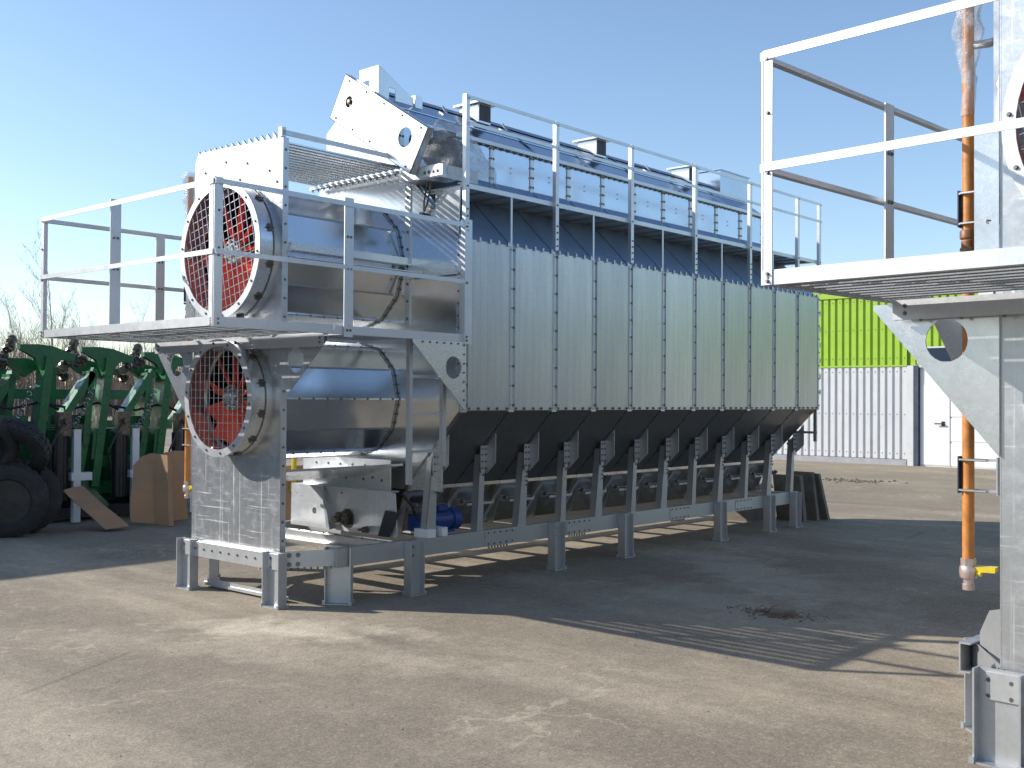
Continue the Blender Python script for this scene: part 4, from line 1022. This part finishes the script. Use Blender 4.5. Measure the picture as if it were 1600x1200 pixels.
for i, (x, lean, wd, ht, lb) in enumerate(((13.35, .12, .35, .62, 'grey board leaning at the rear end of the long dryer, leftmost and darkest'),
                                           (13.62, .16, .3, .66, 'grey board leaning at the rear end of the long dryer, middle one'),
                                           (13.82, .3, .26, .64, 'grey board leaning at the rear end of the long dryer, outermost and most tilted'))):
    m = MB(); m.prism([(0, -.03, 0), (wd*.25, -.03, 0), (wd*.25-lean, -.03, ht), (-lean, -.03, ht)], (.04, wd*1.2, 0))
    o = m.obj('leaning_board', 'wood'); o.location = (x+.1, 6.75-.06*i, 0); tag(o, lb, 'board', 'boards leaning at the rear of the dryer')
m = MB(); m.box(-.3, .3, -.25, .25, 0, .42); m.prism([(-.36, -.3, .42), (.36, -.3, .42), (.3, -.3, .47), (-.3, -.3, .47)], (0, .6, 0))
o = m.obj('wooden_crate', 'wood'); o.location = (13.25, 7.55, 0); tag(o, 'low grey wooden crate behind the rear leg of the long dryer', 'crate')

rnd = random.Random(11)
def crumb(m, p, s, sq=.6):
    b = len(m.v); vs = [(1,0,0),(-1,0,0),(0,1,0),(0,-1,0),(0,0,1),(0,0,-1)]
    for v in vs:
        m.v.append(Vector(p)+Vector((v[0]*s*rnd.uniform(.6, 1.3), v[1]*s*rnd.uniform(.6, 1.3), v[2]*s*sq*rnd.uniform(.5, 1.2)+s*sq*.4)))
    m.f += [tuple(b+i for i in f) for f in ((0,2,4),(2,1,4),(1,3,4),(3,0,4),(2,0,5),(1,2,5),(3,1,5),(0,3,5))]
m = MB()
for i in range(110):
    a = rnd.uniform(0, 6.28); d = abs(rnd.gauss(0, .12)); p = (7.45+d*math.cos(a)*.8, 3.95+d*math.sin(a)*1.5, 0); crumb(m, p, rnd.uniform(.006, .025))
for i in range(90):
    a = rnd.uniform(0, 6.28); d = abs(rnd.gauss(0, .15)); q = Vector((7.45+.8*d*math.cos(a)*.8, 3.95+d*math.sin(a)*1.4, .012)); t = Vector((rnd.uniform(-1, 1), rnd.uniform(-1, 1), rnd.uniform(0, .35)))*.07
    m.tube([q, q+t*.5+Vector((0, 0, .008)), q+t], .003, 4)
o = m.obj('litter_heap', 'debris'); o['kind'] = 'stuff'
tag(o, 'small heap of dry twigs and dirt on the shaded asphalt between the dryers', 'litter')
m = MB(); m.prism([(-.09, 0, .0), (.1, .02, .0), (.12, .02, .03), (-.08, 0, .035)], (.02, .09, .01))
o = m.obj('wood_scrap', 'debris'); o.location = (7.36, 3.86, .002); o.rotation_euler = (0, 0, R(-48)); tag(o, 'broken brown wood scrap lying in the litter heap', 'scrap')
m = MB()
for i in range(120):
    a = rnd.uniform(0, 6.28); d = abs(rnd.gauss(0, .3)); crumb(m, (21.2+d*math.cos(a), 9.5+d*math.sin(a)*1.4, 0), rnd.uniform(.02, .05))
o = m.obj('litter_heap', 'debris'); o['kind'] = 'stuff'; tag(o, 'low scatter of dirt clods on the sunlit asphalt before the warehouse', 'litter')
m = MB()
for i in range(700):
    d = rnd.uniform(2.6, 13); a = YAW+R(rnd.uniform(-27, 27)); crumb(m, (d*math.cos(a), d*math.sin(a), 0), rnd.choice((.003, .004, .005, .007)))
o = m.obj('gravel', 'stone'); o['kind'] = 'stuff'; tag(o, 'loose grit scattered over the asphalt yard', 'gravel')

# ------------------------------------------------------------------ bare trees on the left horizon
def bare_tree(seed, h):
    r_ = random.Random(seed); tr, tw = MB(), MB()
    def grow(mb, p, d, L, r, depth):
        pts = [p]; dd = d.copy(); n = 4
        for i in range(n):
            dd = (dd+Vector((r_.gauss(0, .09), r_.gauss(0, .09), r_.gauss(0.04, .05)))).normalized(); pts.append(pts[-1]+dd*L/n)
        rs = [r*(1-.75*i/n) for i in range(n+1)]
        mb.tube(pts, rs, 5 if depth == 0 else 3, cap=False)
        if depth >= 3: return
        k = (15, 8, 5)[depth]
        for i in range(k):
            t = r_.uniform(.22 if depth == 0 else .15, 1); j = min(n-1, int(t*n)); q = pts[j].lerp(pts[j+1], t*n-j)
            az = r_.uniform(0, 6.28); side = Vector((math.cos(az), math.sin(az), 0))
            nd = (dd*.8+side*r_.uniform(.45, .9)+Vector((0, 0, .35))).normalized()
            grow(tw, q, nd, L*r_.uniform(.26, .42)*(1.15-.45*t if depth == 0 else 1), max(.005, rs[j]*.4), depth+1)
    grow(tr, Vector((0, 0, 0)), Vector((r_.gauss(0, .04), r_.gauss(0, .04), 1)).normalized(), h, .05*h/7, 0)
    return tr.mesh('trunk', 'bark'), tw.mesh('crown', 'twig')
kinds = [bare_tree(s, h) for s, h in ((1, 7), (2, 6.4), (3, 5.6), (5, 6.8))]
def pixdir(px): return YAW-math.atan((px-800)/1696.28)
tnames = ['tall bare tree', 'slender bare tree', 'short bushy bare tree', 'wide bare tree']
spots = []
for i in range(60):
    px = -70+i*6.4+random.uniform(-6, 6); d = random.uniform(75, 110); sc_ = random.uniform(.75, 1.05)*(.9 if px < 140 else .62)*d/76
    spots.append((px, d, sc_))
spots += [(88, 62, 1.18), (30, 60, .95), (140, 64, 1.0), (240, 70, .95)]
for i, (px, d, s) in enumerate(spots):
    k = i % 4; a = pixdir(px)
    t = thing('bare_tree', 'leafless grey brown tree in the thicket on the left horizon behind the green machines', 'tree', (d*math.cos(a), d*math.sin(a), 0), random.uniform(0, 6.28), 'bare trees along the left horizon')
    t.scale = (s, s, s)
    for nm, me in zip(('trunk', 'crown'), kinds[k]):
        o = bpy.data.objects.new(nm, me); COL.objects.link(o); o.parent = t
# far scrub that reads as one mass
m = MB(); rr_ = random.Random(3)
for i in range(11000):
    a = R(rr_.uniform(38, 84)); d = rr_.uniform(100, 135); p = Vector((d*math.cos(a), d*math.sin(a), 0))
    h = rr_.uniform(2.5, 7.2)*(1 if a > R(58) else .8); q = p+Vector((rr_.gauss(0, .5), rr_.gauss(0, .5), h))
    m.tube([p, p.lerp(q, .6)+Vector((rr_.gauss(0, .15), rr_.gauss(0, .15), 0)), q], [.035, .025, .008], 3, cap=False)
o = m.obj('far_scrub', 'twig'); o['kind'] = 'stuff'; tag(o, 'hazy brown belt of bare scrub along the far left horizon', 'scrub')
